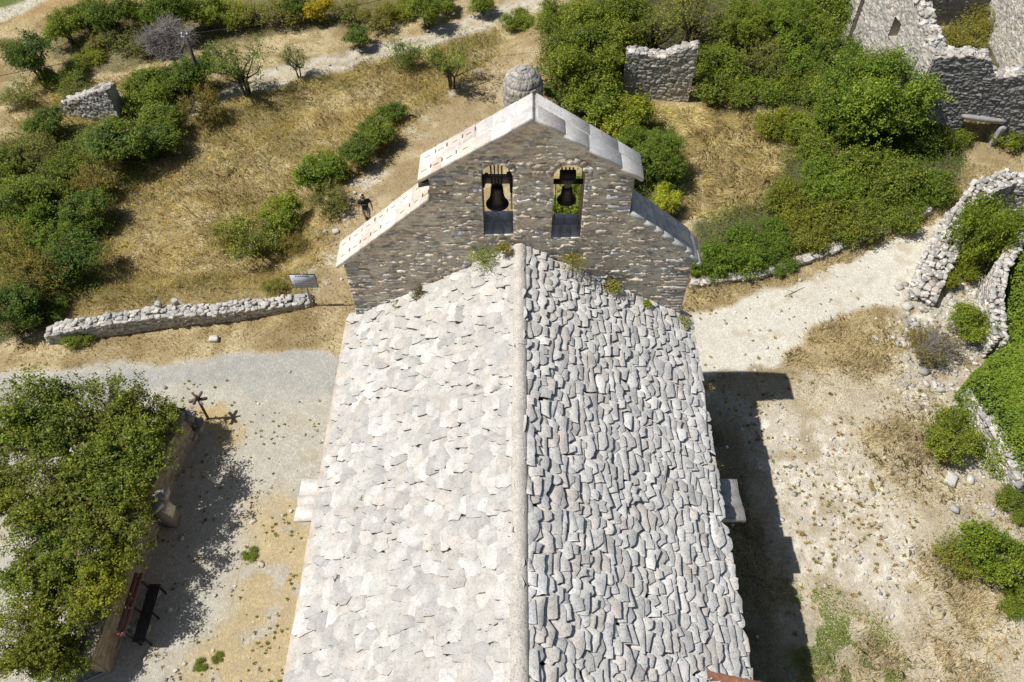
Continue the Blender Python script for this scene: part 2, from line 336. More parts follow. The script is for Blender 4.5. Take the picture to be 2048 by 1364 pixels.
def drystone(mb, line, hts, T, r, pal=PAL_WHITE, s=0.15, topn=1.0, skip=0.0):
    """wall laid of single stones along a ground line (x,y), heights per point"""
    line = np.array(line, float); seg = np.hypot(*np.diff(line, axis=0).T); cum = np.r_[0, np.cumsum(seg)]; L = cum[-1]
    def at(t): return np.array([np.interp(t, cum, line[:, 0]), np.interp(t, cum, line[:, 1])])
    core = []; n = int(L/0.3)+1
    for i in range(n+1):
        t = L*i/n; p = at(t); q = at(min(L, t+0.1))-at(max(0, t-0.1)); q /= np.hypot(*q); nn = np.array((-q[1], q[0])); h = np.interp(t, cum, hts); z = float(terr(*p))
        for sg, zz in ((-1, -0.1), (-1, h-0.09), (1, h-0.09), (1, -0.1)): core.append((*(p+nn*sg*(T/2-0.09)), z+zz))
    mb.add(core, np.array([(4*i+k, 4*i+(k+1) % 4, 4*i+4+(k+1) % 4, 4*i+4+k) for i in range(n) for k in range(4)]+[(0, 1, 2, 3), (4*n+3, 4*n+2, 4*n+1, 4*n)]), (0.20, 0.18, 0.155))
    P = []; S = []; Rz = []
    ch = s*0.62
    for lv in range(int(max(hts)/ch)+1):
        for side in (-1, 1):
            t = -r.uniform(0, s)
            while t < L:
                l = s*r.uniform(0.7, 1.8); tc = min(max(t+l/2, 0), L); h = np.interp(tc, cum, hts); zc = (lv+0.5)*ch
                if zc < h and r.uniform() > skip:
                    p = at(tc); q = at(min(L, tc+0.1))-at(max(0, tc-0.1)); q /= np.hypot(*q); nn = np.array((-q[1], q[0]))
                    pp = p+nn*side*(T/2-0.08+r.normal(0, 0.012)); P.append((*pp, float(terr(*pp))+zc+r.normal(0, 0.012))); S.append((l*0.56, s*0.5, ch*0.60*r.uniform(0.7, 1.25))); Rz.append(math.atan2(q[1], q[0])+r.normal(0, 0.12))
                t += l
    n = int(L*T/(s*s)*1.15*topn)
    for i in range(n):
        tc = r.uniform(0, L); p = at(tc); q = at(min(L, tc+0.1))-at(max(0, tc-0.1)); q /= np.hypot(*q); nn = np.array((-q[1], q[0])); h = np.interp(tc, cum, hts)
        pp = p+nn*r.uniform(-T/2, T/2); P.append((*pp, float(terr(*pp))+h-0.01+r.normal(0, 0.025))); k = r.uniform(0.6, 1.15); S.append((s*0.75*k, s*0.55*k, s*0.3*k)); Rz.append(math.atan2(q[1], q[0])+1.57*(r.uniform() < 0.6)+r.normal(0, 0.4))
    rocks(mb, np.array(P), np.array(S), r, pick(pal, len(P), r), rotz=np.array(Rz), tilt=0.10)

# ------------------------------------------------------------ ground zones
Z_field = wpoly([(-60, 330), (0, 300), (60, 170), (330, 150), (560, 165), (850, 95), (1000, 60), (1010, 130), (860, 215), (800, 300), (690, 380), (640, 560), (600, 590), (330, 605), (120, 640), (-60, 700)])
Z_lane = wpoly([(-200, 775), (0, 752), (250, 727), (500, 702), (700, 708), (760, 1400), (150, 1420), (-120, 1364), (-200, 1000)])
Z_asph = wpoly([(-200, 778), (0, 768), (240, 742), (400, 720), (480, 710), (705, 716), (705, 792), (600, 790), (520, 792), (440, 770), (340, 775), (0, 850), (-200, 900)])
Z_lawn = wpoly([(505, 990), (575, 985), (640, 1010), (700, 1400), (330, 1400), (380, 1330), (450, 1240), (490, 1130), (480, 1040)])
Z_tuft = wpoly([(350, 818), (440, 812), (470, 822), (478, 890), (455, 905), (430, 870), (360, 850)])
Z_road = wpoly([(1330, 640), (1450, 602), (1560, 572), (1640, 545), (1720, 505), (1800, 468), (1870, 440), (1990, 395), (2150, 370), (2150, 440), (1950, 470), (1870, 560), (1840, 600), (1760, 615), (1700, 640), (1640, 662), (1590, 700), (1540, 728), (1480, 752), (1330, 760)])
Z_patch = wpoly([(1480, 800), (1600, 830), (1650, 830), (1740, 900), (1790, 980), (1830, 1060), (1850, 1200), (1800, 1260), (1740, 1230), (1680, 1180), (1600, 1170), (1570, 1080), (1545, 960), (1510, 860)])
Z_rubble = wpoly([(1840, 560), (1960, 560), (2010, 600), (2000, 700), (1940, 780), (1860, 830), (1790, 760), (1770, 660), (1800, 600)])
Z_rub2 = wpoly([(1900, 930), (2000, 920), (2060, 1020), (2060, 1100), (1920, 1060)])
Z_weeds = wpoly([(1590, 1190), (1650, 1200), (1720, 1240), (1790, 1300), (1830, 1420), (1600, 1420), (1580, 1300)])
Z_meadow = wpoly([(1310, 215), (1400, 200), (1560, 235), (1600, 300), (1545, 350), (1540, 400), (1450, 430), (1380, 430), (1350, 330)])
Z_under = wpoly([(1110, 60), (1170, -40), (1760, -40), (1700, 110), (1720, 140), (1850, 200), (1870, 265), (1930, 290), (1900, 400), (1865, 425), (1750, 455), (1640, 500), (1530, 530), (1400, 525), (1390, 450), (1440, 425), (1540, 400), (1550, 340), (1570, 240), (1480, 200), (1395, 195), (1390, 100), (1250, 100), (1240, 200), (1320, 230), (1360, 300), (1365, 440), (1250, 420), (1110, 200)])
Z_left = wpoly([(-80, 310), (60, 270), (160, 262), (250, 215), (330, 210), (350, 280), (300, 340), (245, 400), (215, 500), (190, 590), (60, 660), (-80, 720)])
Z_top = wpoly([(95, 60), (240, 20), (600, -60), (1000, -60), (900, 10), (700, 50), (560, 70), (420, 100), (200, 150), (110, 110)])
Z_ruin = wpoly([(1855, 60), (2010, 30), (2010, 180), (1960, 160), (1890, 130)])
Z_slope = wpoly([(620, 610), (640, 500), (680, 400), (740, 300), (860, 200), (1000, 100), (1100, 60), (1060, 220), (900, 300), (860, 430), (700, 520), (700, 680), (630, 640)])
Z_green = wpoly([(-60, -60), (80, -60), (60, 0), (-60, 60)])
L_track = wpoly([(300, 245), (370, 225), (440, 192), (560, 152), (690, 122), (850, 82), (960, 42), (1060, 10), (1200, -40)])
L_far = wpoly([(-60, 45), (60, 10), (120, -30)])
L_crest = wpoly([(640, 560), (665, 480), (700, 395), (760, 330), (830, 260), (870, 205), (960, 140)])
def zones(x, y):
    P = np.stack([x, y], 1); wob = (fbm(x, y, 1.1, 61, 4)-0.5); P = P+np.stack([wob*1.1, (fbm(x, y, 1.1, 67, 4)-0.5)*1.1], 1)
    z = {}
    def soft(d, w=0.35): return sst(-w, w, d)
    for n, p in (('lane', Z_lane), ('asph', Z_asph), ('lawn', Z_lawn), ('tuft', Z_tuft), ('road', Z_road), ('patch', Z_patch), ('rubble', Z_rubble), ('rub2', Z_rub2), ('weeds', Z_weeds), ('meadow', Z_meadow), ('under', Z_under), ('left', Z_left), ('top', Z_top), ('ruin', Z_ruin), ('slope', Z_slope), ('green', Z_green), ('field', Z_field)):
        z[n] = soft(sdf(P, p), 0.7 if n in ('weeds', 'slope', 'patch', 'rubble', 'rub2', 'field', 'lawn') else 0.22)
    z['track'] = soft(lsdf(P, L_track, 0.80), 0.35); z['trackmid'] = soft(lsdf(P, L_track, 0.22), 0.3); z['far'] = soft(lsdf(P, L_far, 0.7), 0.2)
    z['crest'] = soft(lsdf(P, L_crest, 0.5), 0.6)
    return z
def ground_col(x, y, z):
    f1 = fbm(x, y, 3.2, 71, 4); f2 = fbm(x, y, 0.7, 81, 4); f3 = fbm(x, y, 0.22, 91, 3)
    straw = lerp((0.40, 0.305, 0.165), (0.57, 0.465, 0.285), sst(0.35, 0.65, f2)); straw = lerp(straw, np.tile((0.25, 0.175, 0.09), (len(x), 1)), sst(0.52, 0.68, f1)*0.6)
    c = lerp(straw, np.tile((0.42, 0.26, 0.12), (len(x), 1)), z['top']*0+sst(26, 30, y)*sst(20, 24, -x)*0.6)
    c = lerp(c, np.tile((0.27, 0.22, 0.09), (len(x), 1)), z['field']*sst(0.45, 0.62, f1)*0.7)
    c = c*(1-0.04*z['field'])[:, None]
    def put(c, k, w): return lerp(c, k if np.ndim(k) == 2 else np.tile(k, (len(x), 1)), np.clip(w, 0, 1))
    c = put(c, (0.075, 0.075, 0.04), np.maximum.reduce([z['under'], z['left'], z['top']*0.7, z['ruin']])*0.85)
    c = put(c, lerp((0.42, 0.30, 0.18), (0.52, 0.41, 0.28), f2), z['slope']*0.45)
    peb = sst(0.55, 0.7, f3)
    c = put(c, lerp((0.60, 0.54, 0.47), (0.70, 0.66, 0.60), peb), z['crest']*sst(0.52, 0.62, f2)*0.8)
    c = put(c, lerp((0.46, 0.42, 0.36), (0.57, 0.53, 0.47), f2), z['lane'])
    # straw worn into the lane beside the church and the wall
    c = put(c, (0.46, 0.40, 0.31), z['lane']*sst(0.62, 0.74, f2+0.12*(sst(-9.5, -7, x)))*sst(0.6, -0.6, y)*0.65)
    c = put(c, lerp((0.385, 0.375, 0.36), (0.455, 0.44, 0.42), f2), z['asph']*(0.6+0.4*sst(0.3, 0.6, f1)))
    c = put(c, lerp((0.44, 0.34, 0.20), (0.57, 0.46, 0.29), f2), z['lawn']*sst(0.33, 0.52, f2+0.08))
    c = put(c, (0.50, 0.38, 0.21), z['tuft'])
    c = put(c, lerp((0.56, 0.51, 0.44), (0.68, 0.64, 0.57), 0.6*f2+0.6*(f1-0.2)), z['road'])
    c = put(c, (0.48, 0.40, 0.29), z['road']*sst(0.58, 0.72, f2)*0.6)
    # pebbly ground right of the church
    rt = sst(5.5, 6.0, x)*sst(2.4, 0.5, y)*(1-z['road'])
    c = put(c, lerp((0.42, 0.345, 0.24), (0.60, 0.53, 0.43), f2), rt*0.85)
    c = put(c, lerp((0.60, 0.53, 0.44), (0.72, 0.66, 0.58), peb), np.maximum(z['patch'], rt*0.35)*sst(0.38, 0.56, f2+z['patch']*0.14))
    c = put(c, lerp((0.52, 0.46, 0.38), (0.74, 0.69, 0.62), peb), np.maximum(z['rubble'], z['rub2']*0.6)*sst(0.35, 0.5, f2))
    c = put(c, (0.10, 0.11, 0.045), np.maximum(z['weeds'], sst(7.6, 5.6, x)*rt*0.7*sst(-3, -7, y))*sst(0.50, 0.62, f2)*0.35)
    c = put(c, (0.15, 0.13, 0.065), sst(8.3, 7.6, x)*rt*sst(0.3, -1.5, y)*(0.55+0.4*sst(0.4, 0.6, f2)))  # dark weed colour over the church's shadow strip, painting that shade deeper
    c = put(c, (0.44, 0.30, 0.17), sst(0.0, 1.0, z['road']*(1-z['road'])*4)*sst(1, 3, y)*0.3)
    c = put(c, lerp((0.50, 0.44, 0.36), (0.66, 0.60, 0.52), f3), z['track']*(1-0.55*z['trackmid']))
    c = put(c, (0.13, 0.18, 0.05), z['green']); c = put(c, (0.60, 0.56, 0.48), z['far'])
    return np.clip(c*np.array((0.965, 0.985, 0.955))*(0.76+0.22*f3)[:, None]*(1+0.10*z['road'])[:, None], 0, 0.8)
def spaced(a, b, st, far):
    k = list(np.arange(a, b+1e-6, st)); d = st*2; lo = a; hi = b; L = []; H_ = []
    while d < far:
        lo -= d; hi += d; L.append(lo); H_.append(hi); d *= 1.5
    return np.array(L[::-1]+k+H_)
gx = spaced(-33, 33, 0.11, 1500); gy = spaced(-15, 34, 0.11, 1500)
GX, GY = np.meshgrid(gx, gy, indexing='ij'); fx_, fy_ = GX.ravel(), GY.ravel()
zz = zones(fx_, fy_); GZ = terr(fx_, fy_); gf = fbm(fx_, fy_, 0.35, 5, 3)-0.5
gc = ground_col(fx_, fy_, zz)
GZ = GZ + gf*0.05*(1-np.clip(zz['lane']+zz['road'], 0, 1))
idx = np.arange(len(fx_)).reshape(GX.shape); Q = np.stack([idx[:-1, :-1], idx[1:, :-1], idx[1:, 1:], idx[:-1, 1:]], -1).reshape(-1, 4)
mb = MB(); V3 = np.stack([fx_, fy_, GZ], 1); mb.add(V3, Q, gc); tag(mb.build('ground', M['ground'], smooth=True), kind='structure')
def sheet(name, w_):
    k = (w_[Q] > 0.5).all(1); q = Q[k]; u = np.unique(q); mp = np.full(len(fx_), -1); mp[u] = np.arange(len(u))
    b = MB(); b.add(V3[u]+np.array((0, 0, 0.006)), mp[q], gc[u]); tag(b.build(name, M['ground'], smooth=True), kind='structure')
inside = (np.abs(fx_) < 34) & (fy_ < 35) & (fy_ > -16)
sheet('gravel_lane', np.where(inside, np.maximum(zz['lane']-zz['lawn']*0.8, 0), 0)); sheet('gravel_road', np.where(inside, zz['road'], 0)); sheet('farm_track', np.where(inside, zz['track'], 0))

# ------------------------------------------------------------ dry grass and small stones (nobody could count them)
def blades(name, n, box, wfun, hfun, colA, colB, width=0.016, lean=0.7, flow=2.5, seed=0, nd=3, fm=6, fj=1.0):
    r = np.random.default_rng(seed); x = r.uniform(box[0], box[1], n); y = r.uniform(box[2], box[3], n)
    z = zones(x, y); k = r.uniform(0, 1, n) < wfun(x, y, z); x, y = x[k], y[k]; z = {a: b[k] for a, b in z.items()}; n = len(x)
    h = hfun(x, y, z)*r.uniform(0.55, 1.3, n); th = fbm(x, y, flow, seed+1, 3)*fm+r.normal(0, fj, n)
    ln = np.clip(lean+0.35*(fbm(x, y, 1.2, seed+4, 2)-0.5)*2+r.normal(0, 0.22, n), 0.05, 1.35)
    dx, dy = np.cos(th)*np.sin(ln), np.sin(th)*np.sin(ln); dz = np.cos(ln); px_, py_ = -np.sin(th), np.cos(th)
    a = r.uniform(0, math.pi, n); sx, sy = np.cos(a)*width/2, np.sin(a)*width/2
    b0 = np.stack([x, y, terr(x, y)-0.02], 1); W = np.stack([sx, sy, 0*x], 1)
    mid = b0+np.stack([dx*h*0.45, dy*h*0.45, dz*h*0.6+h*.06], 1); tip = b0+np.stack([dx*h*1.05, dy*h*1.05, dz*h*0.8], 1)
    V = np.stack([b0-W, b0+W, mid+W*0.8, tip, mid-W*0.8], 1).reshape(-1, 3); F_ = (np.arange(n)[:, None]*5+np.array([0, 1, 2, 3, 4])[None])
    t = np.clip(fbm(x, y, 0.9, seed+6, 3)*1.6-0.3+r.normal(0, 0.22, n), 0, 1); c = lerp(colA, colB, t)*(1+r.normal(0, 0.13, n))[:, None]
    g = (r.uniform(0, 1, n) < 0.35*sst(0.50, 0.66, fbm(x, y, 2.2, seed+8, 3)))*z['field']; c = lerp(c, np.tile((0.20, 0.20, 0.07), (n, 1)), g*0.8)
    m = MB(); m.add(V, F_, np.repeat(np.clip(c, 0.01, 0.9), 5, 0)); return m.build(name, M['grass'])
nr = lambda z: 1-np.clip(z['lane']*(1-z['lawn'])+z['road']+z['track']*0.9+z['patch']*0.9, 0, 1)
tag(blades('dry_grass', 420000, (-32, 12, 3.5, 33), lambda x, y, z: (z['field']*1.0+(1-z['field'])*0.42)*nr(z)*(1-z['under'])*(1-0.25*z['slope'])*(0.7+0.3*sst(0.3, 0.55, fbm(x, y, 0.8, 33, 3))), lambda x, y, z: 0.13+0.20*z['field']*(0.5+fbm(x, y, 2, 44, 2)), (0.34, 0.26, 0.10), (0.72, 0.57, 0.28), seed=11, lean=0.75, fm=5, fj=1.7), kind='stuff', label='tall dry golden grass covering the fields behind the church', cat='grass')
tag(blades('long_grass', 60000, (6, 17, 6, 22), lambda x, y, z: z['meadow'], lambda x, y, z: 0.50+0*x, (0.50, 0.39, 0.21), (0.86, 0.73, 0.47), width=0.02, seed=21, lean=1.12, flow=2.2, fm=10, fj=0.4), kind='stuff', label='long pale flattened grass between the ruined walls and the bushes', cat='grass')
tag(blades('verge_grass', 340000, (5.8, 27, -13, 18), lambda x, y, z: nr(z)*(1-z['under'])*(1-z['meadow'])*(1-0.75*z['rubble'])*(0.30+0.70*sst(0.38, 0.58, fbm(x, y, 1.0, 36, 3))), lambda x, y, z: 0.10+0.28*sst(0.45, 0.7, fbm(x, y, 2.4, 47, 2)), (0.42, 0.34, 0.20), (0.74, 0.62, 0.42), seed=31, lean=0.8, fm=4, fj=1.6), kind='stuff', label='thin dry grass on the stony ground to the right of the church', cat='grass')
tag(blades('short_grass', 90000, (-20, -5.3, -11, 5.5), lambda x, y, z: np.clip(np.maximum(z['lawn'], z['tuft'])+(1-z['lane'])*0.8, 0, 1)*sst(0.3, 0.5, fbm(x, y, 0.6, 38, 3)+0.1), lambda x, y, z: 0.05+0.12*(1-z['lane']), (0.42, 0.32, 0.17), (0.64, 0.50, 0.30), width=0.013, seed=41, lean=0.9), kind='stuff', label='short parched grass beside the gravel lane to the left of the church', cat='grass')
def pebbles(name, n, box, wfun, s0, s1, pal, seed, label):
    r = np.random.default_rng(seed); x = r.uniform(box[0], box[1], n); y = r.uniform(box[2], box[3], n); z = zones(x, y)
    k = r.uniform(0, 1, n) < wfun(x, y, z); x, y = x[k], y[k]; n = len(x); s = s0+(s1-s0)*r.uniform(0, 1, n)**4
    m = MB(); rocks(m, np.stack([x, y, terr(x, y)+s*0.25], 1), s[:, None]*r.uniform(0.5, 1.0, (n, 3))*np.array((1, 1, 0.6)), r, pick(pal, n, r), ic=ICO1)
    return tag(m.build(name, M['dry']), label, 'stones', kind='stuff')
pebbles('loose_stones', 24000, (-20, 27, -12, 16), lambda x, y, z: np.clip(z['lane']*0.25+z['patch']*0.8+z['rubble']*1.0+z['rub2']+z['road']*0.16+0.12*(x > 5.5)*(y < 2)+z['crest']*0.8, 0, 1)*(1-0.8*z['asph']), 0.018, 0.10, PAL_WHITE, 51, 'loose white limestone pebbles scattered over the gravel and dry ground')
pebbles('track_stones', 5000, (-24, 8, 14, 34), lambda x, y, z: z['track']*0.5+z['crest']*0.6, 0.025, 0.10, PAL_WHITE, 52, 'white stones strewn along the far track and the old terrace edge')
pebbles('rubble', 1600, (12, 21, -5, 9), lambda x, y, z: z['rubble']+z['rub2']*0.5, 0.07, 0.22, PAL_WHITE, 53, 'white fallen rubble lying below the drystone walls on the right')

def tufts(name, n, box, wfun, s0, s1, cols, seed, label):
    r = np.random.default_rng(seed); x = r.uniform(box[0], box[1], n); y = r.uniform(box[2], box[3], n); z = zones(x, y); k = r.uniform(0, 1, n) < wfun(x, y, z); x, y = x[k], y[k]; n = len(x); m = 22
    s = r.uniform(s0, s1, (n, 1)); th = r.uniform(0, 6.28, (n, m)); el = r.uniform(0.1, 1.3, (n, m)); l = s*r.uniform(0.5, 1.1, (n, m)); b0 = np.stack([x, y, terr(x, y)], 1)[:, None]
    tip = b0+np.stack([np.cos(th)*np.cos(el)*l, np.sin(th)*np.cos(el)*l, np.sin(el)*l], -1); W = np.stack([-np.sin(th), np.cos(th), 0*th], -1)*0.009; mid = (b0*0.45+tip*0.55)+np.array((0, 0, 0.01))
    V = np.stack([b0-W, b0+W, mid+W, tip, mid-W], 2).reshape(-1, 3); c = np.repeat(np.array(cols)[r.integers(0, len(cols), n)], m*5, 0)*np.repeat(1+r.normal(0, 0.2, (n*m, 1)), 5, 0)
    b = MB(); b.add(V, np.arange(n*m*5).reshape(-1, 5), np.clip(c, 0.01, 1)); return tag(b.build(name, M['grass']), label, 'weeds', kind='stuff')
tufts('weed_tufts', 3800, (5.8, 20, -12, 6), lambda x, y, z: np.clip(0.45*z['patch']+0.35+0.15*z['road'], 0, 1)*(1-0.75*z['road'])*sst(0.35, 0.6, fbm(x, y, 1.1, 77, 3)), 0.05, 0.15, [(0.48, 0.34, 0.17), (0.40, 0.30, 0.15), (0.58, 0.44, 0.22), (0.30, 0.30, 0.11)], 61, 'small brown star shaped weeds dotted over the pale gravel on the right')
tufts('lane_weeds', 2200, (-13, -5.6, -11, 2), lambda x, y, z: (1-z['asph'])*(0.25+0.6*z['lawn'])*sst(0.42, 0.62, fbm(x, y, 0.9, 78, 3)), 0.04, 0.11, [(0.52, 0.40, 0.19), (0.44, 0.38, 0.17), (0.26, 0.32, 0.09)], 62, 'small dry weeds dotted over the lane on the left of the chapel')

# ------------------------------------------------------------ foliage
def leaf_quads(c, size, r, up=0.55, out=None, asp=0.62):
    n = len(c); nr_ = r.normal(0, 1, (n, 3)); nr_ /= np.linalg.norm(nr_, axis=1)[:, None]+1e-9; nr_[:, 2] = np.abs(nr_[:, 2])*0.8+up
    if out is not None: nr_ += out*0.5
    nr_ /= np.linalg.norm(nr_, axis=1)[:, None]; a = r.normal(0, 1, (n, 3)); a -= (a*nr_).sum(1)[:, None]*nr_; a /= np.linalg.norm(a, axis=1)[:, None]+1e-9
    b = np.cross(nr_, a); s = (size*r.uniform(0.65, 1.3, n))[:, None]
    V = np.stack([c-a*s*0.5, c+b*s*asp*0.5-a*s*.05, c+a*s*0.55, c-b*s*asp*0.5-a*s*.05], 1)
    return V.reshape(-1, 3), np.arange(n*4).reshape(n, 4)
def crown_mesh(name, Rr, hz, zc, nleaf, size, seed, lobes=14, flat=0.8, sparse=0.0, colr=((0.060, 0.110, 0.014), (0.265, 0.315, 0.030)), yellow=0.06):
    r = np.random.default_rng(seed); L = []
    for i in range(lobes):
        a = r.uniform(0, 6.28); q = math.sqrt(r.uniform(0.02, 0.75)); z = zc+hz*r.uniform(-0.75, 0.75)*(1-q*0.5); L.append((Rr*q*math.cos(a)*0.85, Rr*q*math.sin(a)*0.85, z, Rr*r.uniform(0.22, 0.45)))
    L = np.array(L); ns = int(nleaf*1.15)//13; li = r.choice(lobes, ns, p=L[:, 3]**2/np.sum(L[:, 3]**2))
    d = r.normal(0, 1, (ns, 3)); d /= np.linalg.norm(d, axis=1)[:, None]; d[:, 2] = np.where(d[:, 2] < -0.3, -d[:, 2], d[:, 2]); sz_ = r.uniform(0, 1, ns)
    rad = L[li, 3]*(r.uniform(0.5, 1.0, ns)+0.55*np.maximum(0, r.normal(0, 0.5, ns))**1.3)
    c = L[li, :3]+d*rad[:, None]*np.array((1, 1, flat)); keep = fbm(c[:, 0]*2.2/Rr+5, c[:, 1]*2.2/Rr+c[:, 2]*1.9/Rr, 0.42, seed, 3) > 0.36+sparse*0.22
    keep &= c[:, 2] > 0.05; c = c[keep]; d = d[keep]; li = li[keep]; ns = len(c)
    sl = Rr*0.085+size*0.9; tw = d+r.normal(0, 0.5, (ns, 3)); tw[:, 2] += 0.25; tw /= np.linalg.norm(tw, axis=1)[:, None]
    m_ = 13; t = r.uniform(-1, 1, (ns, m_)); pos = c[:, None]+tw[:, None]*t[..., None]*sl+r.normal(0, size*0.55, (ns, m_, 3))
    lc = r.uniform(0, 1, lobes)*0.5; cl = np.clip(lc[li]+r.uniform(0, 0.5, ns), 0, 1); cc = lerp(colr[0], colr[1], cl); yl = r.uniform(0, 1, ns) < yellow; cc[yl] = (0.20, 0.17, 0.03)
    C = np.repeat(cc, m_, 0)*(1+r.normal(0, 0.25, (ns*m_, 1))); P = pos.reshape(-1, 3); V, Fq = leaf_quads(P, size, r, out=np.repeat(d, m_, 0))
    b = MB(); b.add(V, Fq, np.repeat(np.clip(C, 0.004, 1), 4, 0)); return b, L
def limbs(L, Rr, seed, tr=0.05, twigs=0, zc=1.0, tl=0.25):
    r = np.random.default_rng(seed+500); b = MB(); nst = 3 if Rr < 1.6 else 2
    for k in range(nst):
        a = k*6.28/nst+r.uniform(0, 1); base = Vector((0.06*math.cos(a)*nst*0.5, 0.06*math.sin(a)*nst*.5, -0.1)); fork = Vector((Rr*0.15*math.cos(a), Rr*0.15*math.sin(a), zc*0.45))
        b.tube([base, (base+fork)/2+Vector(r.normal(0, 0.03, 3)), fork], [tr*1.4, tr*1.15, tr], 6)
        for i in range(k, len(L), nst):
            e = Vector(L[i, :3]); mid = (fork+e)/2+Vector(r.normal(0, 0.07*Rr, 3)); b.tube([fork, mid, e], [tr*0.75, tr*0.5, tr*0.2], 5)
            for j in range(twigs):
                d = Vector(r.normal(0, 1, 3)).normalized(); d.z = abs(d.z)*0.8; q = mid.lerp(e, r.uniform(0.2, 1)); q2 = q+d*L[i, 3]*r.uniform(0.5, 1.1); b.tube([q, (q+q2)/2+Vector(r.normal(0, 0.04, 3)), q2], [tr*0.22, tr*0.15, tr*0.06], 3, cap=False)
                for _ in range(2):
                    d2 = (d+Vector(r.normal(0, 0.6, 3))).normalized(); q3 = q.lerp(q2, r.uniform(0.4, 0.9)); b.tube([q3, q3+d2*tl*Rr*r.uniform(0.5, 1)], [tr*0.11, tr*0.05], 3, cap=False)
    return b
PROTO = {}
def proto(key, **k):
    tw = k.pop('twigs', 3); tr = k.pop('tr', 0.04); tm = k.pop('tm', 'bark'); nl = k['nleaf']
    b, L = crown_mesh(key, **k); PROTO[key] = (b, limbs(L, k['Rr'], k['seed'], tr, tw, k['zc']), k['Rr'], k['zc'], tm)
DG = ((0.050, 0.100, 0.012), (0.215, 0.285, 0.028)); BG = ((0.085, 0.145, 0.016), (0.320, 0.375, 0.034)); OL = ((0.105, 0.130, 0.028), (0.300, 0.315, 0.060))
proto('round_a', Rr=1.0, hz=0.75, zc=0.85, nleaf=13000, size=0.062, seed=1)
proto('round_b', Rr=1.0, hz=0.65, zc=0.75, nleaf=13000, size=0.058, seed=2, colr=BG)
proto('round_c', Rr=1.0, hz=0.8, zc=0.9, nleaf=12000, size=0.06, seed=3, colr=DG, lobes=18)
proto('wide', Rr=1.4, hz=0.45, zc=0.5, nleaf=20000, size=0.066, seed=4, lobes=24, yellow=0.1)
proto('wide_b', Rr=1.4, hz=0.5, zc=0.55, nleaf=20000, size=0.062, seed=5, lobes=20, colr=BG)
proto('big_a', Rr=1.9, hz=1.3, zc=1.9, nleaf=42000, size=0.074, seed=6, lobes=30, tr=0.07)
proto('big_b', Rr=1.9, hz=1.2, zc=1.8, nleaf=40000, size=0.070, seed=8, lobes=26, tr=0.07, colr=BG)
proto('open', Rr=1.2, hz=0.85, zc=1.2, nleaf=7000, size=0.055, seed=9, lobes=20, sparse=0.35, twigs=6, colr=OL, tr=0.045)
proto('olive', Rr=1.1, hz=0.6, zc=0.7, nleaf=9000, size=0.05, seed=10, lobes=20, sparse=0.15, twigs=5, colr=OL, yellow=0.2)
proto('near_a', Rr=1.7, hz=1.0, zc=2.7, nleaf=27000, size=0.085, seed=13, lobes=34, sparse=0.28, twigs=10, tr=0.055, colr=((0.060, 0.100, 0.014), (0.255, 0.300, 0.028)), yellow=0.05)
proto('near_b', Rr=1.7, hz=1.0, zc=2.6, nleaf=23000, size=0.085, seed=14, lobes=32, sparse=0.36, twigs=12, tr=0.055, colr=((0.065, 0.100, 0.014), (0.275, 0.295, 0.030)), yellow=0.09)
LIB = {}
def plant(px, py, rpx, key, label, cat='shrub', group=None, tint=(1, 1, 1), sq=1.0, hz=None, name=None, base=None):
    cb, sb, R0, zc0, tm = PROTO[key]
    z = 0; h = 0.7
    for _ in range(4):
        x, y, z = gp(px, py, h) if base is None else base; s = rpx*depth(x, y, z+h)/F/R0; h = zc0*s*sq
    tree = cat == 'tree'
    root = empty(name or ('broadleaf_tree' if tree else 'shrub'), (x, y, z), label, cat, group); root.rotation_euler = (0, 0, (px*1.7+py*0.9) % 6.28); root.scale = (s, s, s*sq)
    if key not in LIB:
        a = cb.build('crown' if tree else 'foliage', M['leaf']); b = sb.build('trunk' if tree else 'stem', M[tm] if tm in M else M['bark']); LIB[key] = (a, b)
    else:
        a, b = [o.copy() for o in LIB[key]]; a.name = 'crown' if tree else 'foliage'; b.name = 'trunk' if tree else 'stem'
        col.objects.link(a); col.objects.link(b)
    a.parent = root; b.parent = root; a.location = b.location = (0, 0, 0); a.color = (*tint, 1)
    return root

# ------------------------------------------------------------ the church
church = empty('chapel', (0, 0, 0), 'stone chapel with limestone slab roof and gabled twin bell wall', 'chapel')
HW, ZE, ZR, YE = 5.45, 5.12, 8.52, -12.6
nave = MB()
for x in (-5.15, 5.15):
    s_ = 1 if x > 0 else -1
    panel(nave, (x, YE+0.1 if s_ > 0 else 0, 0), (0, s_, 0), (0, 0, 1), (s_, 0, 0), [(0, -0.2), (12.5, -0.2), (12.5, 4.95), (0, 4.95)], step=0.09, relief=0.03, pal=PAL_DRY, seed=77)
panel(nave, (-5.15, YE+0.1, 0), (1, 0, 0), (0, 0, 1), (0, -1, 0), [(0, -0.2), (10.3, -0.2), (10.3, 4.95), (5.15, 8.2), (0, 4.95)], step=0.09, relief=0.03, seed=78)
nave.box((-5.1, YE+0.15, -0.2), (5.1, -0.05, 4.9), (0.3, 0.28, 0.25))
nave.build('nave_wall', M['wall'], church)
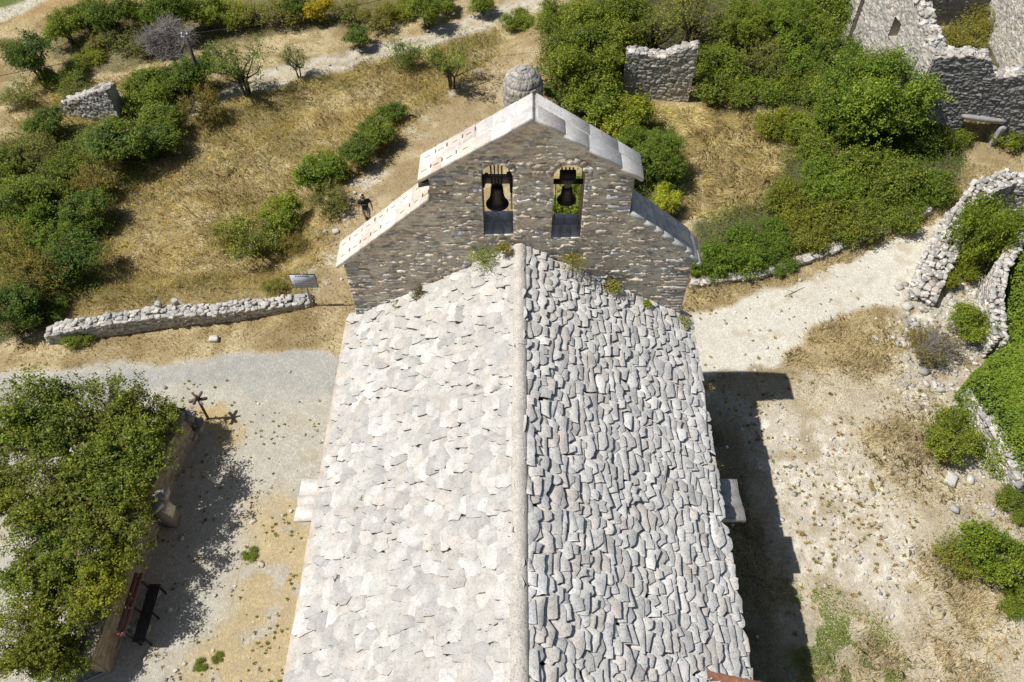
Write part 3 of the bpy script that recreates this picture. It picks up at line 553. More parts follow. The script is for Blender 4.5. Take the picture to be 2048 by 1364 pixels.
def roof_side(sg, name, mat, seed, pal, mortar, row=0.245, mort_z=0.0, lift=0.05, thick=(0.035, 0.075), wid=(0.30, 0.72), dark=(0.25, 0.24, 0.22), ncr=(5, 9), edge=0.85, ang_j=0.09, roll_j=0.04):
    r = np.random.default_rng(seed); b = MB(); slope = math.hypot(HW, ZR-ZE); ca, sa = HW/slope, (ZR-ZE)/slope
    U = np.array((sg*ca, 0, -sa)); Y = np.array((0, 1., 0)); Nn = np.array((sg*sa, 0, ca)); O = np.array((0, 0, ZR))
    # bedding mortar
    nu, nv = 60, 110; a, c_ = np.meshgrid(np.linspace(0, slope-0.03, nu), np.linspace(YE+0.05, 0.02, nv), indexing='ij'); a = a.ravel(); c_ = c_.ravel()
    hz = mort_z+0.018*(fbm(a, c_, 0.35, seed, 3)-0.5)*2
    ix = np.arange(nu*nv).reshape(nu, nv); q = np.stack([ix[:-1, :-1], ix[1:, :-1], ix[1:, 1:], ix[:-1, 1:]], -1).reshape(-1, 4)
    b.add(O+a[:, None]*U+c_[:, None]*Y+hz[:, None]*Nn, q if sg > 0 else q[:, ::-1], np.array(mortar)*(0.8+0.4*fbm(a, c_, 0.5, seed+3, 3))[:, None])
    b.box((-0.001, YE+0.05, ZR-0.4), (0.001, 0, ZR-0.2))
    s = slope+0.05; k = 0
    while s > 0.12:
        t = YE-r.uniform(0, 0.3); wob = r.uniform(0, 50)
        while t < 0.03:
            wd = r.uniform(*wid)**1.0; big = r.uniform() < 0.10
            if big: wd *= 1.25
            ln = row*r.uniform(1.45, 1.9)+(0.12 if big else 0); th = r.uniform(*thick)
            cs = s+(float(vn(t*0.9, wob, seed))-0.5)*0.09+r.normal(0, 0.025)+(0.05 if big else 0); ct = t+wd/2
            cs = min(cs, slope+0.03); ln = min(ln, 2*max(cs-0.06, 0.1)/1.0) if cs < 0.5 else ln
            nc = r.integers(*ncr); ang = np.sort((np.arange(nc)+0.5+r.uniform(-0.24, 0.24, nc))*2*math.pi/nc+(0 if nc == 4 else r.uniform(-0.3, 0.3))); p_ = r.uniform(3.2, 10.0)
            rad = (np.abs(np.cos(ang))**p_+np.abs(np.sin(ang))**p_)**(-1/p_)*(1.03+r.normal(0, 0.06, nc))
            cu = rad*np.cos(ang)*ln/2; ctt = rad*np.sin(ang)*wd*0.54; pu = []; pt = []
            for q in range(nc):
                q2 = (q+1) % nc; L_ = math.hypot(cu[q2]-cu[q], ctt[q2]-ctt[q]); pu.append(cu[q]); pt.append(ctt[q])
                for f_ in ((0.5,) if L_ < 0.22 else (0.3, 0.66)):
                    f_ += r.normal(0, 0.05); pu.append(cu[q]+(cu[q2]-cu[q])*f_+r.normal(0, 0.014)); pt.append(ctt[q]+(ctt[q2]-ctt[q])*f_+r.normal(0, 0.014))
            pu = np.array(pu); pt = np.array(pt); n = len(pu); rt = r.normal(0, ang_j); sk = r.normal(0, 0.15)
            pt = pt*(1+sk*pu/ln); pu, pt = pu*math.cos(rt)-pt*math.sin(rt), pu*math.sin(rt)+pt*math.cos(rt)
            tilt = (lift+th*0.75)/ln; roll = r.normal(0, roll_j); z0 = mort_z-0.012
            def z_at(u_, t_): return z0+(u_+ln/2)*tilt+t_*roll
            bot = O+(cs-ln/2+pu)[:, None]*U+(ct+pt)[:, None]*Y+(z_at(pu, pt)-0.02)[:, None]*Nn
            mid = O+(cs-ln/2+pu)[:, None]*U+(ct+pt)[:, None]*Y+(z_at(pu, pt)+th-0.007)[:, None]*Nn
            pu2, pt2 = pu*(1-0.009/ln*2), pt*(1-0.009/wd*2)
            top = O+(cs-ln/2+pu2)[:, None]*U+(ct+pt2)[:, None]*Y+(z_at(pu2, pt2)+th+r.normal(0, 0.0015, n))[:, None]*Nn
            qx, qy = r.normal(0, 0.05), r.normal(0, 0.05)
            cen = (O+(cs-ln/2+qx)*U+(ct+qy)*Y+(z_at(qx, qy)+th+r.normal(0.002, 0.005))*Nn)[None]
            V = np.concatenate([bot, mid, top, cen, mid]); Fs = []
            for i in range(n):
                j = (i+1) % n; Fs += [(i, j, 3*n+1+j, 3*n+1+i), (n+i, n+j, 2*n+j, 2*n+i), (2*n+i, 2*n+j, 3*n)]
            if sg < 0: Fs = [f[::-1] for f in Fs]
            cc = pick(pal, 1, r, 0.055)[0]; C = np.concatenate([np.tile(np.array(dark), (n, 1)), np.tile(cc*edge, (n, 1)), np.tile(cc, (n+1, 1)), np.tile(np.array(dark)*1.6, (n, 1))])  # dark side faces put the shade of the gaps into the slab colour
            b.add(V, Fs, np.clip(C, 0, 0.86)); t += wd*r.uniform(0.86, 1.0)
        s -= row*r.uniform(0.88, 1.10); k += 1
    return b.build(name, mat, church)
roof_side(1, 'roof', M['roofr'], 201, [(0.70, 0.69, 0.66), (0.75, 0.74, 0.71), (0.66, 0.655, 0.64), (0.72, 0.68, 0.63), (0.80, 0.79, 0.76)], (0.10, 0.095, 0.09), lift=0.070, ncr=(4, 8), row=0.235, dark=(0.12, 0.115, 0.11), thick=(0.045, 0.08), wid=(0.26, 0.60), ang_j=0.06, roll_j=0.022)  # mortar darkened with the slab sides to paint shade into the gaps
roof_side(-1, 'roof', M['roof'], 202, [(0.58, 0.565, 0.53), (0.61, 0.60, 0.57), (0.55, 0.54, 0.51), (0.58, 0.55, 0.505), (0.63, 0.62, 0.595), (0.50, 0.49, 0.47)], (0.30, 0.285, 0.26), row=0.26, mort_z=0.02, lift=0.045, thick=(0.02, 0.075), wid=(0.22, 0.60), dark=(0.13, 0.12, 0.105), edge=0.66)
# ridge roll, in joined lengths
b = MB(); r = np.random.default_rng(5); y = 0.02
while y > YE-0.1:
    l = r.uniform(0.8, 1.2); y2 = max(y-l, YE-0.12); n = 12; rr = 0.205+r.normal(0, 0.006); ox = r.normal(0, 0.007); ring = []
    for q_, (yy, k) in enumerate(((y, 0.94), (y-0.02, 1.0), ((y+y2)/2, 1.0+r.normal(0, .02)), (y2+0.02, 1.0), (y2, 0.94))):
        for i in range(n+1):
            a = math.pi*(i/n)*1.16-0.08*math.pi; nz_ = 1+0.10*(float(vn(i*1.3+y*3, q_*1.7, 8))-0.5); ring.append((ox-math.cos(a)*rr*k*nz_, yy, ZR-0.06+math.sin(a)*rr*k*nz_))
    m = n+1; b.add(ring, [(j*m+i, j*m+i+1, (j+1)*m+i+1, (j+1)*m+i) for j in range(4) for i in range(n)]); y = y2
b.build('ridge', M['cap'], church, smooth=True)
# cornice along both eaves
for sg in (-1, 1):
    b = MB(); x0, x1 = (5.1, 5.50) if sg > 0 else (-5.66, -5.1); y = YE
    r = np.random.default_rng(9+sg)
    while y < -0.02:
        y2 = min(y+r.uniform(0.6, 1.3), -0.01); j = r.normal(0, 0.012); b.box((x0+(j if sg < 0 else 0), y+0.006, 4.86+j), (x1+(j if sg > 0 else 0), y2, 5.03+j*0.5)); y = y2
    b.build('cornice', M['cornice'], church)
# buttresses with slab caps
for sg in (-1, 1):
    def X(v): return sg*v
    bt = MB(); r = np.random.default_rng(31+sg)
    xa, xb_ = sorted((X(5.1), X(5.78))); ya, yb = -6.45, -5.45
    panel(bt, (X(5.78), ya if sg > 0 else yb, 0), (0, 1 if sg > 0 else -1, 0), (0, 0, 1), (sg, 0, 0), [(0, -0.2), (1.0, -0.2), (1.0, 4.25), (0, 4.25)], step=0.05, seed=15, relief=0.02)
    panel(bt, (xa, ya, 0), (1, 0, 0), (0, 0, 1), (0, -1, 0), [(0, -0.2), (0.68, -0.2), (0.68, 4.25), (0, 4.25)], step=0.05, seed=16, relief=0.02)
    panel(bt, (xb_, yb, 0), (-1, 0, 0), (0, 0, 1), (0, 1, 0), [(0, -0.2), (0.68, -0.2), (0.68, 4.25), (0, 4.25)], step=0.05, seed=17, relief=0.02)
    bo = bt.build('buttress', M['wall'], church)
    b = MB(); pc = (0.70, 0.67, 0.63) if sg < 0 else (0.52, 0.50, 0.47); yy = -6.68; rows = (0.42, 0.34, 0.52)
    for l in rows:
        c_ = [(X(5.15), yy+0.008, 4.34), (X(6.30)+sg*r.normal(0, 0.02), yy+0.008, 4.30), (X(6.30)+sg*r.normal(0, 0.02), yy+l, 4.30), (X(5.15), yy+l, 4.34)]
        dz = r.uniform(0.13, 0.17); V = [(x, y_, z-0.0) for x, y_, z in c_]+[(x*(1-0.003), y_, z+dz+(0.07 if i in (0, 3) else 0)) for i, (x, y_, z) in enumerate(c_)]
        b.add(V, [(0, 1, 2, 3)[::-1], (4, 5, 6, 7), (0, 1, 5, 4), (1, 2, 6, 5), (2, 3, 7, 6), (3, 0, 4, 7)], np.array(pc)*r.uniform(0.88, 1.08)); yy += l
    for i in range(4):
        c_ = -6.62+i*0.31; k = r.uniform(0.04, 0.08); b.box((min(X(5.35), X(5.66)), c_, 4.47), (max(X(5.35), X(5.66)), c_+0.29, 4.50+k), np.array(pc)*r.uniform(0.8, 1.05))
    b.build('buttress_cap', M['cope'], bo)
# row of roof tiles closing the near end of the roof
b = MB(); r = np.random.default_rng(3)
for i in range(5):
    x = 4.25+i*0.34; n = 8; z = ZR-(ZR-ZE)/HW*x+0.12; dz = (ZR-ZE)/HW*0.42; R1 = 0.11
    v = [(x+q*0.42, -11.22+math.cos(math.pi*k/n)*R1*(1-0.15*q), z-q*dz+math.sin(math.pi*k/n)*R1*0.7+0.03*(1-q)) for q in (0, 1) for k in range(n+1)]
    b.add(v, [(k, k+1, n+2+k, n+1+k) for k in range(n)])
b.build('verge_tile', M['terra'], church)
# the bell gable
def arch(x0, x1, z0, zs, n=14):
    c = (x0+x1)/2; rr = (x1-x0)/2
    return [(x0, z0), (x1, z0)]+[(c+rr*math.cos(math.pi*i/n), zs+rr*math.sin(math.pi*i/n)) for i in range(n+1)]
O1, O2 = arch(-1.03, -0.19, 8.93, 11.10), arch(0.89, 1.72, 8.81, 11.10)
prof = [(-5.22, -0.2), (5.10, -0.2), (5.10, 8.03), (3.02, 9.78), (3.02, 11.08), (0.37, 12.88), (-2.42, 11.08), (-2.42, 10.28), (-5.22, 7.80)]
b = MB(); wall_solid(b, (0, 0, 0), (1, 0, 0), prof, [O1, O2], T=0.90, toprocks=False, seed=5, pal=PAL_GABLE, mortar=(0.86, 0.76, 0.63), step=0.026, sw=0.36, sh=0.12, relief=0.065, mw=0.22, smear=0.9, edge_col=(0.46, 0.42, 0.36))
r = np.random.default_rng(17); n = 420; P_ = np.stack([r.uniform(-5.1, 5.0, n), r.uniform(4.5, 12.6, n)], 1); d_ = sdf(P_, np.array(prof))
for h_ in (O1, O2): d_ = np.minimum(d_, -sdf(P_, np.array(h_)))
P_ = P_[d_ > 0.2]; n = len(P_); rocks(b, np.stack([P_[:, 0], np.full(n, 0.005), P_[:, 1]], 1), np.stack([r.uniform(0.08, 0.24, n), np.full(n, 0.06)*r.uniform(0.8, 1.25, n), r.uniform(0.03, 0.075, n)], 1), r, pick(PAL_GABLE, n, r, 0.12)*0.5+np.array((0.40, 0.36, 0.30)), rotz=r.normal(0, 0.03, n), tilt=0.06)
gable = b.build('bell_gable', M['gable'], church)
for x, z0, z1, sg_ in ((-5.22, 4.6, 7.7, 1), (5.10, 4.8, 7.95, -1), (-2.42, 10.3, 11.0, 1), (3.02, 9.8, 11.0, -1)):
    z = z0; k = 0; P_ = []; S_q = []; b = MB()
    while z < z1: h_ = r.uniform(0.10, 0.19); l = (0.20, 0.34)[k % 2]*r.uniform(0.85, 1.2); P_.append((x+sg_*(l-0.02), 0.10, z+h_/2)); S_q.append((l, 0.165, h_*0.5)); z += h_; k += 1
    rocks(b, np.array(P_), np.array(S_q), r, pick(PAL_GABLE, len(P_), r, 0.1)*0.9, rotz=np.zeros(len(P_)), tilt=0.01, box=0.16, rough=0.03); b.build('quoin', M['gable'], gable)
for (xa_, xb2_, zs_) in ((-1.03, -0.19, 11.10), (0.89, 1.72, 11.10)):
    b = MB(); r = np.random.default_rng(int(abs(xa_)*100)); c0 = (xa_+xb2_)/2; r0 = (xb2_-xa_)/2+0.004
    for k in range(9):
        a0, a1 = math.pi*(k+0.06)/9, math.pi*(k+0.94)/9; r1 = r0+r.uniform(0.15, 0.24); q = [(r0, a0), (r1, a0), (r1, a1), (r0, a1)]; yf = -0.035-r.uniform(0, 0.025)
        V = [(c0+rr_*math.cos(t)+r.normal(0, .006), yy, zs_+rr_*math.sin(t)+r.normal(0, .006)) for yy in (yf, 0.05) for rr_, t in q]
        b.add(V, [(0, 3, 2, 1), (0, 1, 5, 4), (1, 2, 6, 5), (2, 3, 7, 6), (3, 0, 4, 7)], pick(PAL_GABLE, 1, r, 0.1)[0]*0.72)
    b.build('arch_ring', M['gable'], gable)
def coping(name, a, c_, th, blocks, pal, seed, slots=0, nose=0.0):
    """slab coping from a to c_ (x,z of the underside); laid in rows of blocks"""
    r = np.random.default_rng(seed); a = Vector((a[0], 0, a[1])); c_ = Vector((c_[0], 0, c_[1])); d = (c_-a); L = d.length; d.normalize(); up = Vector((-d.z, 0, d.x)); up = up if up.z > 0 else -up
    b = MB(); y0, y1 = -0.09, 0.97
    def P(s, y, h): return tuple(a+d*s+Vector((0, y, 0))+up*h)
    def blk(s0, s1, ya, yb, h0, h1, c, bev=0.012):
        V = [P(s0, ya, h0), P(s1, ya, h0), P(s1, yb, h0), P(s0, yb, h0), P(s0, ya, h1-bev), P(s1, ya, h1-bev), P(s1, yb, h1-bev), P(s0, yb, h1-bev), P(s0+bev, ya+bev, h1), P(s1-bev, ya+bev, h1), P(s1-bev, yb-bev, h1), P(s0+bev, yb-bev, h1)]
        Fs = [(3, 2, 1, 0), (0, 1, 5, 4), (1, 2, 6, 5), (2, 3, 7, 6), (3, 0, 4, 7), (4, 5, 9, 8), (5, 6, 10, 9), (6, 7, 11, 10), (7, 4, 8, 11), (8, 9, 10, 11)]
        if d.x < 0: Fs = [f[::-1] for f in Fs]
        b.add(V, Fs, c)
    blk(0.004, L-0.004, y0+0.015, y1-0.015, 0.0, th-0.008, (0.74, 0.72, 0.69))
    nr_ = blocks[0]; yy = y0
    for k in range(nr_):
        w_ = (y1-y0)/nr_*r.uniform(0.92, 1.08) if k < nr_-1 else y1-yy; s = 0
        while s < L-0.02:
            l = r.uniform(*blocks[1]); s2 = min(s+l, L); s2 = L if L-s2 < 0.15 else s2; h = th+r.normal(0, 0.005); g = 0.014
            blk(s+(g if s > 0 else 0), s2-(g if s2 < L else 0), yy+(g if k else 0), yy+w_-(g if k < nr_-1 else 0), 0.01, h, pick(pal, 1, r, 0.05)[0])
            if slots and s2-s > 0.2:
                q = r.uniform(0.07, 0.10); m_ = (s+s2)/2; blk(m_-q, m_+q, yy+w_*0.5-0.012, yy+w_*0.5+0.012, h-0.004, h+0.006, (0.17, 0.10, 0.065), 0.001)
                if r.uniform() < 0.85: blk(s2-0.018, s2+0.016, yy+w_*0.5-0.02, yy+w_*0.5+0.12, h-0.004, h+0.005, (0.15, 0.09, 0.06), 0.001)
            s = s2
        yy += w_
    o = b.build(name, M['cope'], gable); return o
PK = [(0.66, 0.57, 0.48), (0.70, 0.62, 0.54), (0.62, 0.55, 0.49), (0.72, 0.68, 0.62)]
GR = [(0.60, 0.60, 0.59), (0.52, 0.525, 0.535), (0.64, 0.63, 0.61)]
coping('coping', (-5.42, 7.62), (-2.44, 10.28), 0.11, (2, (0.40, 0.62)), PK, 1, slots=1)
coping('coping', (-2.66, 10.93), (-1.10, 11.94), 0.115, (2, (0.36, 0.6)), PK, 2, slots=1)
coping('coping', (-1.10, 11.94), (0.37, 12.89), 0.115, (2, (0.45, 0.75)), [(0.60, 0.59, 0.58), (0.64, 0.62, 0.60), (0.66, 0.61, 0.56)], 3)
coping('coping', (0.37, 12.89), (3.22, 10.96), 0.115, (2, (0.55, 1.15)), GR, 4)
coping('coping', (3.03, 9.79), (4.95, 8.17), 0.14, (3, (0.3, 0.6)), GR, 5); coping('coping', (4.95, 8.17), (5.30, 7.72), 0.115, (2, (0.3, 0.6)), GR, 6)
for (x0, x1, z) in ((-1.06, -0.15, 8.93), (0.86, 1.75, 8.81)):
    b = MB(); r = np.random.default_rng(int(z*100)); nx = 3
    for i in range(nx): b.box((x0+(x1-x0)*i/nx+0.004, -0.03, z-0.02), (x0+(x1-x0)*(i+1)/nx-0.004, 0.50, z+0.035+r.uniform(0, .012)), np.array((0.80, 0.76, 0.68))*r.uniform(0.85, 1.0))
    for i in range(2): b.box((x0+(x1-x0)*i/2+0.004, 0.51, z-0.02), (x0+(x1-x0)*(i+1)/2-0.004, 0.97, z+0.03), np.array((0.80, 0.79, 0.76))*r.uniform(0.75, 1.0))
    b.build('sill', M['cope'], gable)
b = MB(); rocks(b, np.array([(-2.55, 0.02, 10.86)]), np.array([(0.10, 0.16, 0.07)]), np.random.default_rng(2), np.array([(0.12, 0.10, 0.09)])); b.build('waterspout', M['wall'], gable)
# bells
def bell(x, yb, ztop, hgt, rad, label, kind):
    t = empty('church_bell', (x, yb, ztop-hgt), label, 'bell')
    b = MB(); pr = [(0.02, 1.0), (0.30, 1.0), (0.46, 0.965), (0.52, 0.90), (0.54, 0.80), (0.545, 0.785), (0.57, 0.60), (0.62, 0.42), (0.70, 0.27), (0.80, 0.16), (0.82, 0.155), (0.93, 0.07), (1.0, 0.015), (1.0, 0.0), (0.95, 0.0), (0.80, 0.10), (0.6, 0.3), (0.50, 0.6), (0.45, 0.88), (0.02, 0.93)]
    b.lathe([(q*rad, ztop-hgt+z*hgt) for q, z in pr], x, yb, 32); b.build('bell_body', M['bronze'], t, smooth=True)
    c = MB(); c.tube([(x, yb, ztop-0.1), (x+0.01, yb, ztop-hgt*0.8), (x+0.01, yb, ztop-hgt*1.0)], [0.012, 0.014, 0.03], 8); c.build('clapper', M['iron'], t)
    return t
b1 = bell(-0.635, 0.42, 10.40, 0.66, 0.325, 'large dark bronze bell hanging in the left arch of the gable', 1)
s = MB()
for dx in (-0.13, -0.045, 0.045, 0.13): s.bar((-0.635+dx, 0.42, 10.36), (-0.635+dx*1.2, 0.30, 11.38), 0.032, 0.05)
s.build('hanger', M['iron'], b1)
s = MB(); s.box((-1.05, 0.44, 10.45), (-0.17, 0.60, 10.66)); s.build('headstock', M['greywood'], b1)
s = MB(); s.bar((-1.02, 0.38, 10.40), (-0.90, 0.38, 10.85), 0.09); s.build('bracket', M['iron'], b1)
s = MB(); s.bar((-0.20, 0.38, 10.40), (-0.32, 0.36, 10.9), 0.09); s.bar((-0.28, 0.29, 11.30), (-0.235, 0.25, 10.30), 0.05, 0.06); s.build('bracket', M['iron'], b1)
s = MB(); s.bar((-0.235, 0.25, 10.30), (-0.235, 0.23, 9.72), 0.05); s.build('pull_rod', M['rope'], b1)
b2 = bell(1.30, 0.42, 10.36, 0.48, 0.275, 'smaller reddish brown bell hanging in the right arch of the gable', 2)
s = MB(); s.box((1.08, 0.36, 10.58), (1.52, 0.54, 10.86))
for i in range(4): s.box((1.115+i*0.105, 0.345, 10.56), (1.155+i*0.105, 0.555, 10.93))
s.build('headstock', M['iron'], b2)
s = MB(); s.box((0.88, 0.39, 10.47), (1.73, 0.51, 10.57)); s.build('axle', M['iron'], b2)
s = MB()
for i in range(6): s.bar((1.16+i*0.056, 0.33, 10.66), (1.245+i*0.02, 0.36, 10.36), 0.024)
s.build('strap', M['greywood'], b2)
s = MB(); s.tube([(0.98, 0.37, 10.5), (0.985, 0.36, 10.0), (0.98, 0.35, 9.2)], 0.012, 5); s.build('bell_rope', M['iron'], b2)
for i, (x, y_, s_) in enumerate(((-0.42, 0.30, 0.10), (-0.30, 0.24, 0.09))):
    b = MB(); rocks(b, np.array([(x, y_, 9.0)]), np.array([(s_*.6, s_, 0.02)]), np.random.default_rng(i), np.array([(0.68, 0.68, 0.68)]), rotz=[0.4+i*0.5])
    tag(b.build('stone_shard', M['dry'], loc=(x, y_, 8.98)), ['white stone shard lying on the sill under the large bell, farther from the right jamb', 'white stone shard lying on the sill under the large bell, against the right jamb'][i], 'stone', 'shards on the sill of the left arch')

# small plants rooted in the roof and the gable foot
def tuft(px, py, yplane, s, label, cols, seed, n=420, up=0.5, z=None, tip=None):
    r = np.random.default_rng(seed); a = (px-PX)/F; q = (PY-py)/F; Yd = yplane-CAMY; v = (Yd*ST-q*Yd*CT)/(CT+q*ST); x = a*(Yd*CT+v*ST); z = CAMH-v
    d = r.normal(0, 1, (n, 3)); d /= np.linalg.norm(d, axis=1)[:, None]; d[:, 2] = np.abs(d[:, 2])*up; d[:, 1] -= 0.25
    c = np.array((x, yplane-0.12, z+s*0.12))+d*s*r.uniform(0.15, 1, (n, 1))**0.7; V, Fq = leaf_quads(c, 0.055 if s > 0.15 else 0.035, r, asp=0.45)
    C = pick(cols, n, r, 0.2); b = MB(); b.add(V, Fq, np.repeat(C, 4, 0))
    for k in range(14):
        e = c[k]; b.tube([(x, yplane, z-s*0.5), tuple(e)], [0.008, 0.003], 3, (0.15, 0.10, 0.04), cap=False)
    tag(b.build('wall_plant', M['leaf'], loc=(x, yplane, z-s*0.4)), label, 'plant', 'plants growing out of the masonry')
GY_ = [(0.24, 0.30, 0.035), (0.34, 0.34, 0.05), (0.16, 0.23, 0.03)]; RD = GY_+[(0.30, 0.08, 0.04)]; BR = [(0.20, 0.14, 0.06), (0.13, 0.13, 0.04), (0.09, 0.07, 0.04)]
for i, (px, py, s, lab, c) in enumerate([
    (966, 516, 0.36, 'broad yellow green fern mat left of the ridge below the left arch', GY_), (1007, 495, 0.17, 'small reddish green sprig right against the ridge top, left side', RD),
    (1145, 522, 0.30, 'green plant with red flowers below the right arch', RD), (1224, 571, 0.21, 'green plant with red tips halfway down the right roof edge', RD),
    (1291, 606, 0.12, 'tiny green sprig between the two red tinged plants low on the right roof edge', GY_), (1360, 642, 0.26, 'red and green plant at the bottom right corner of the gable', RD),
    (843, 586, 0.22, 'brownish dry plant at the gable foot, highest of the left row', BR), (806, 611, 0.21, 'yellow green plant just below the brownish dry one at the gable foot', GY_),
    (768, 636, 0.20, 'yellow green plant second from the left end of the gable foot', GY_), (730, 652, 0.19, 'reddish green plant at the left end of the gable foot', RD)]):
    tuft(px, py-4, -0.16, s*1.5, lab, c, 300+i, n=800)
def roof_y(px, py, side=-1):
    y = -3
    for yy in np.arange(YE, 0, 0.02):
        a = (px-PX)/F; q = (PY-py)/F; Yd = yy-CAMY; v = (Yd*ST-q*Yd*CT)/(CT+q*ST); x = a*(Yd*CT+v*ST); z = CAMH-v
        if abs(z-(ZR-abs(x)*(ZR-ZE)/HW+0.06)) < 0.02: return yy
    return y
for i, (px, py, s, lab) in enumerate([(727, 988, 0.11, 'green weed on the white roof slope, upper of the close pair'), (717, 1009, 0.12, 'green weed on the white roof slope, lower of the close pair'), (672, 905, 0.10, 'tiny weed at the left eave above the buttress'), (935, 738, 0.07, 'tiny weed high on the white roof slope near the ridge'), (774, 968, 0.06, 'tiny weed alone right of the weed pair on the white roof slope')]):
    tuft(px, py, roof_y(px, py), s, lab, GY_, 330+i, n=120)
for i, (px, py, s, lab) in enumerate([(1413, 770, 0.22, 'dry yellow stalks at the right eave above the shadow of the gable'), (1434, 925, 0.20, 'dry yellow stalks at the right eave just above the buttress'), (1467, 1140, 0.14, 'orange flowering plant at the right eave below the buttress')]):
    tuft(px, py, {0: -2.3, 1: -4.9, 2: -7.9}[i], s, lab, [(0.40, 0.32, 0.12), (0.30, 0.22, 0.08)] if i < 2 else [(0.45, 0.20, 0.10), (0.2, 0.16, 0.06)], 350+i, n=90, up=0.9)

# ------------------------------------------------------------ ruined walls
def ruin(name, px0, px1, tops, T, label, seed, base0=None, pal=PAL_DRY, sw=0.30, sh=0.13, relief=0.045, step=0.045, mortar=(0.36, 0.33, 0.28), holes=(), extra=None, parent=None):
    A = np.array(px0, float); B = np.array(px1, float); z = 0.0
    A = np.array((*A[:2], z)); B = np.array((*B[:2], z)); b = MB(); r = np.random.default_rng(seed)
    wall_solid(b, A, B, ragged(tops, r), holes, T=T, seed=seed, pal=pal, sw=sw, sh=sh, relief=relief, step=step, mortar=mortar, edge_col=(0.50, 0.46, 0.40), toppal=PAL_WHITE)
    if parent is not None: return b.build(name, M['wall'], parent)
    o = b.build(name, M['wall'], loc=tuple((A+B)/2)); return tag(o, label, 'ruined wall')
ruin('ruined_wall', (5.30, 19.3), (8.75, 18.9), [(0, 2.5), (0.25, 2.62), (0.8, 2.5), (1.7, 2.42), (2.2, 2.6), (2.9, 3.0), (3.45, 3.02)], 0.65, 'square free standing piece of stone wall between the green trees behind the bell gable', 401, sw=0.34, sh=0.17)
ruin('ruined_wall', (-24.5, 19.1), (-20.5, 17.75), [(0, -0.6), (0.4, -0.2), (1.6, 0.35), (2.6, 0.8), (3.6, 1.35), (4.2, 1.5)], 0.6, 'sloping topped piece of white stone wall half buried in bushes in the left meadow', 402, sw=0.26, sh=0.10, relief=0.06)
house = empty('ruined_house', (21, 17, 0), 'large roofless stone ruin with a low doorway at the upper right', 'ruin')
door = [(2.55, -0.3), (4.15, -0.3), (4.15, 1.25), (2.55, 1.25)]
ruin('front_wall', (19.05, 16.35), (26.5, 14.9), [(0, 4.15), (0.9, 4.35), (1.7, 4.45), (2.35, 4.35), (2.5, 3.75), (3.0, 3.55), (4.0, 3.8), (5.2, 3.6), (7.4, 3.9)], 0.75, '', 403, parent=house, pal=[(0.30, 0.30, 0.31), (0.38, 0.38, 0.39), (0.24, 0.245, 0.26), (0.42, 0.40, 0.37)], sw=0.34, sh=0.12, relief=0.06, holes=[door], mortar=(0.22, 0.20, 0.18))  # face turned from the sun: its shade is put into darker stone and mortar
ruin('side_wall', (18.5, 24.5), (19.05, 16.42), [(0, 5.4), (1.5, 6.4), (3.0, 6.0), (4.2, 5.4), (6.0, 4.6), (8.1, 4.3)], 0.75, '', 404, parent=house, pal=PAL_WHITE, holes=[[(3.7, 2.6), (4.5, 2.6), (4.5, 3.7), (3.7, 3.7)]], mortar=(0.58, 0.53, 0.46))
ruin('side_wall', (16.9, 30.5), (18.3, 24.2), [(0, 5.0), (3, 4.9), (6.4, 4.6)], 0.8, '', 405, parent=house, pal=PAL_WHITE, mortar=(0.60, 0.55, 0.48))
ruin('back_wall', (19.3, 25.9), (28.5, 26.6), [(0, 5.6), (4, 5.0), (9.2, 5.4)], 0.7, '', 406, parent=house, pal=[(0.34, 0.335, 0.33), (0.42, 0.41, 0.40), (0.28, 0.28, 0.29)], relief=0.05)  # darker stone colours carry the shade of this face
ruin('far_wall', (28.0, 27.5), (23.6, 15.6), [(0, 5.6), (6, 5.0), (9, 4.2), (11, 3.7), (12.6, 3.7)], 0.7, '', 407, parent=house, pal=PAL_WHITE, mortar=(0.62, 0.57, 0.50)) if False else None
ruin('inner_wall', (26.6, 26.5), (25.6, 15.8), [(0, 5.6), (4, 5.2), (8, 4.4), (10.7, 3.9)], 0.7, '', 407, parent=house, pal=PAL_WHITE, mortar=(0.62, 0.57, 0.50))
b = MB(); b.box((0, 0, 0), (1, 1, 1)); 
b = MB(); r = np.random.default_rng(8); U_ = np.array((26.5-19.05, 14.9-16.35, 0)); U_ /= np.linalg.norm(U_)
pL = np.array((19.05, 16.35, 0))+U_*3.35; b2_ = MB(); rocks(b2_, np.array([pL+np.array((-0.0, -0.02, 1.38))]), np.array([(1.05, 0.22, 0.11)]), r, np.array([(0.36, 0.35, 0.34)]), rotz=[math.atan2(U_[1], U_[0])], tilt=0.01, rough=0.05)
b2_.build('lintel', M['wall'], house)
b2_ = MB(); p_ = np.array((19.05, 16.35, 0))+U_*4.3+np.array((0, -0.15, 0.5)); rocks(b2_, np.array([p_]), np.array([(0.16, 0.10, 0.7)]), r, np.array([(0.42, 0.41, 0.40)]), rotz=[0.2], tilt=0.1, rough=0.06); b2_.build('door_jamb', M['wall'], house)

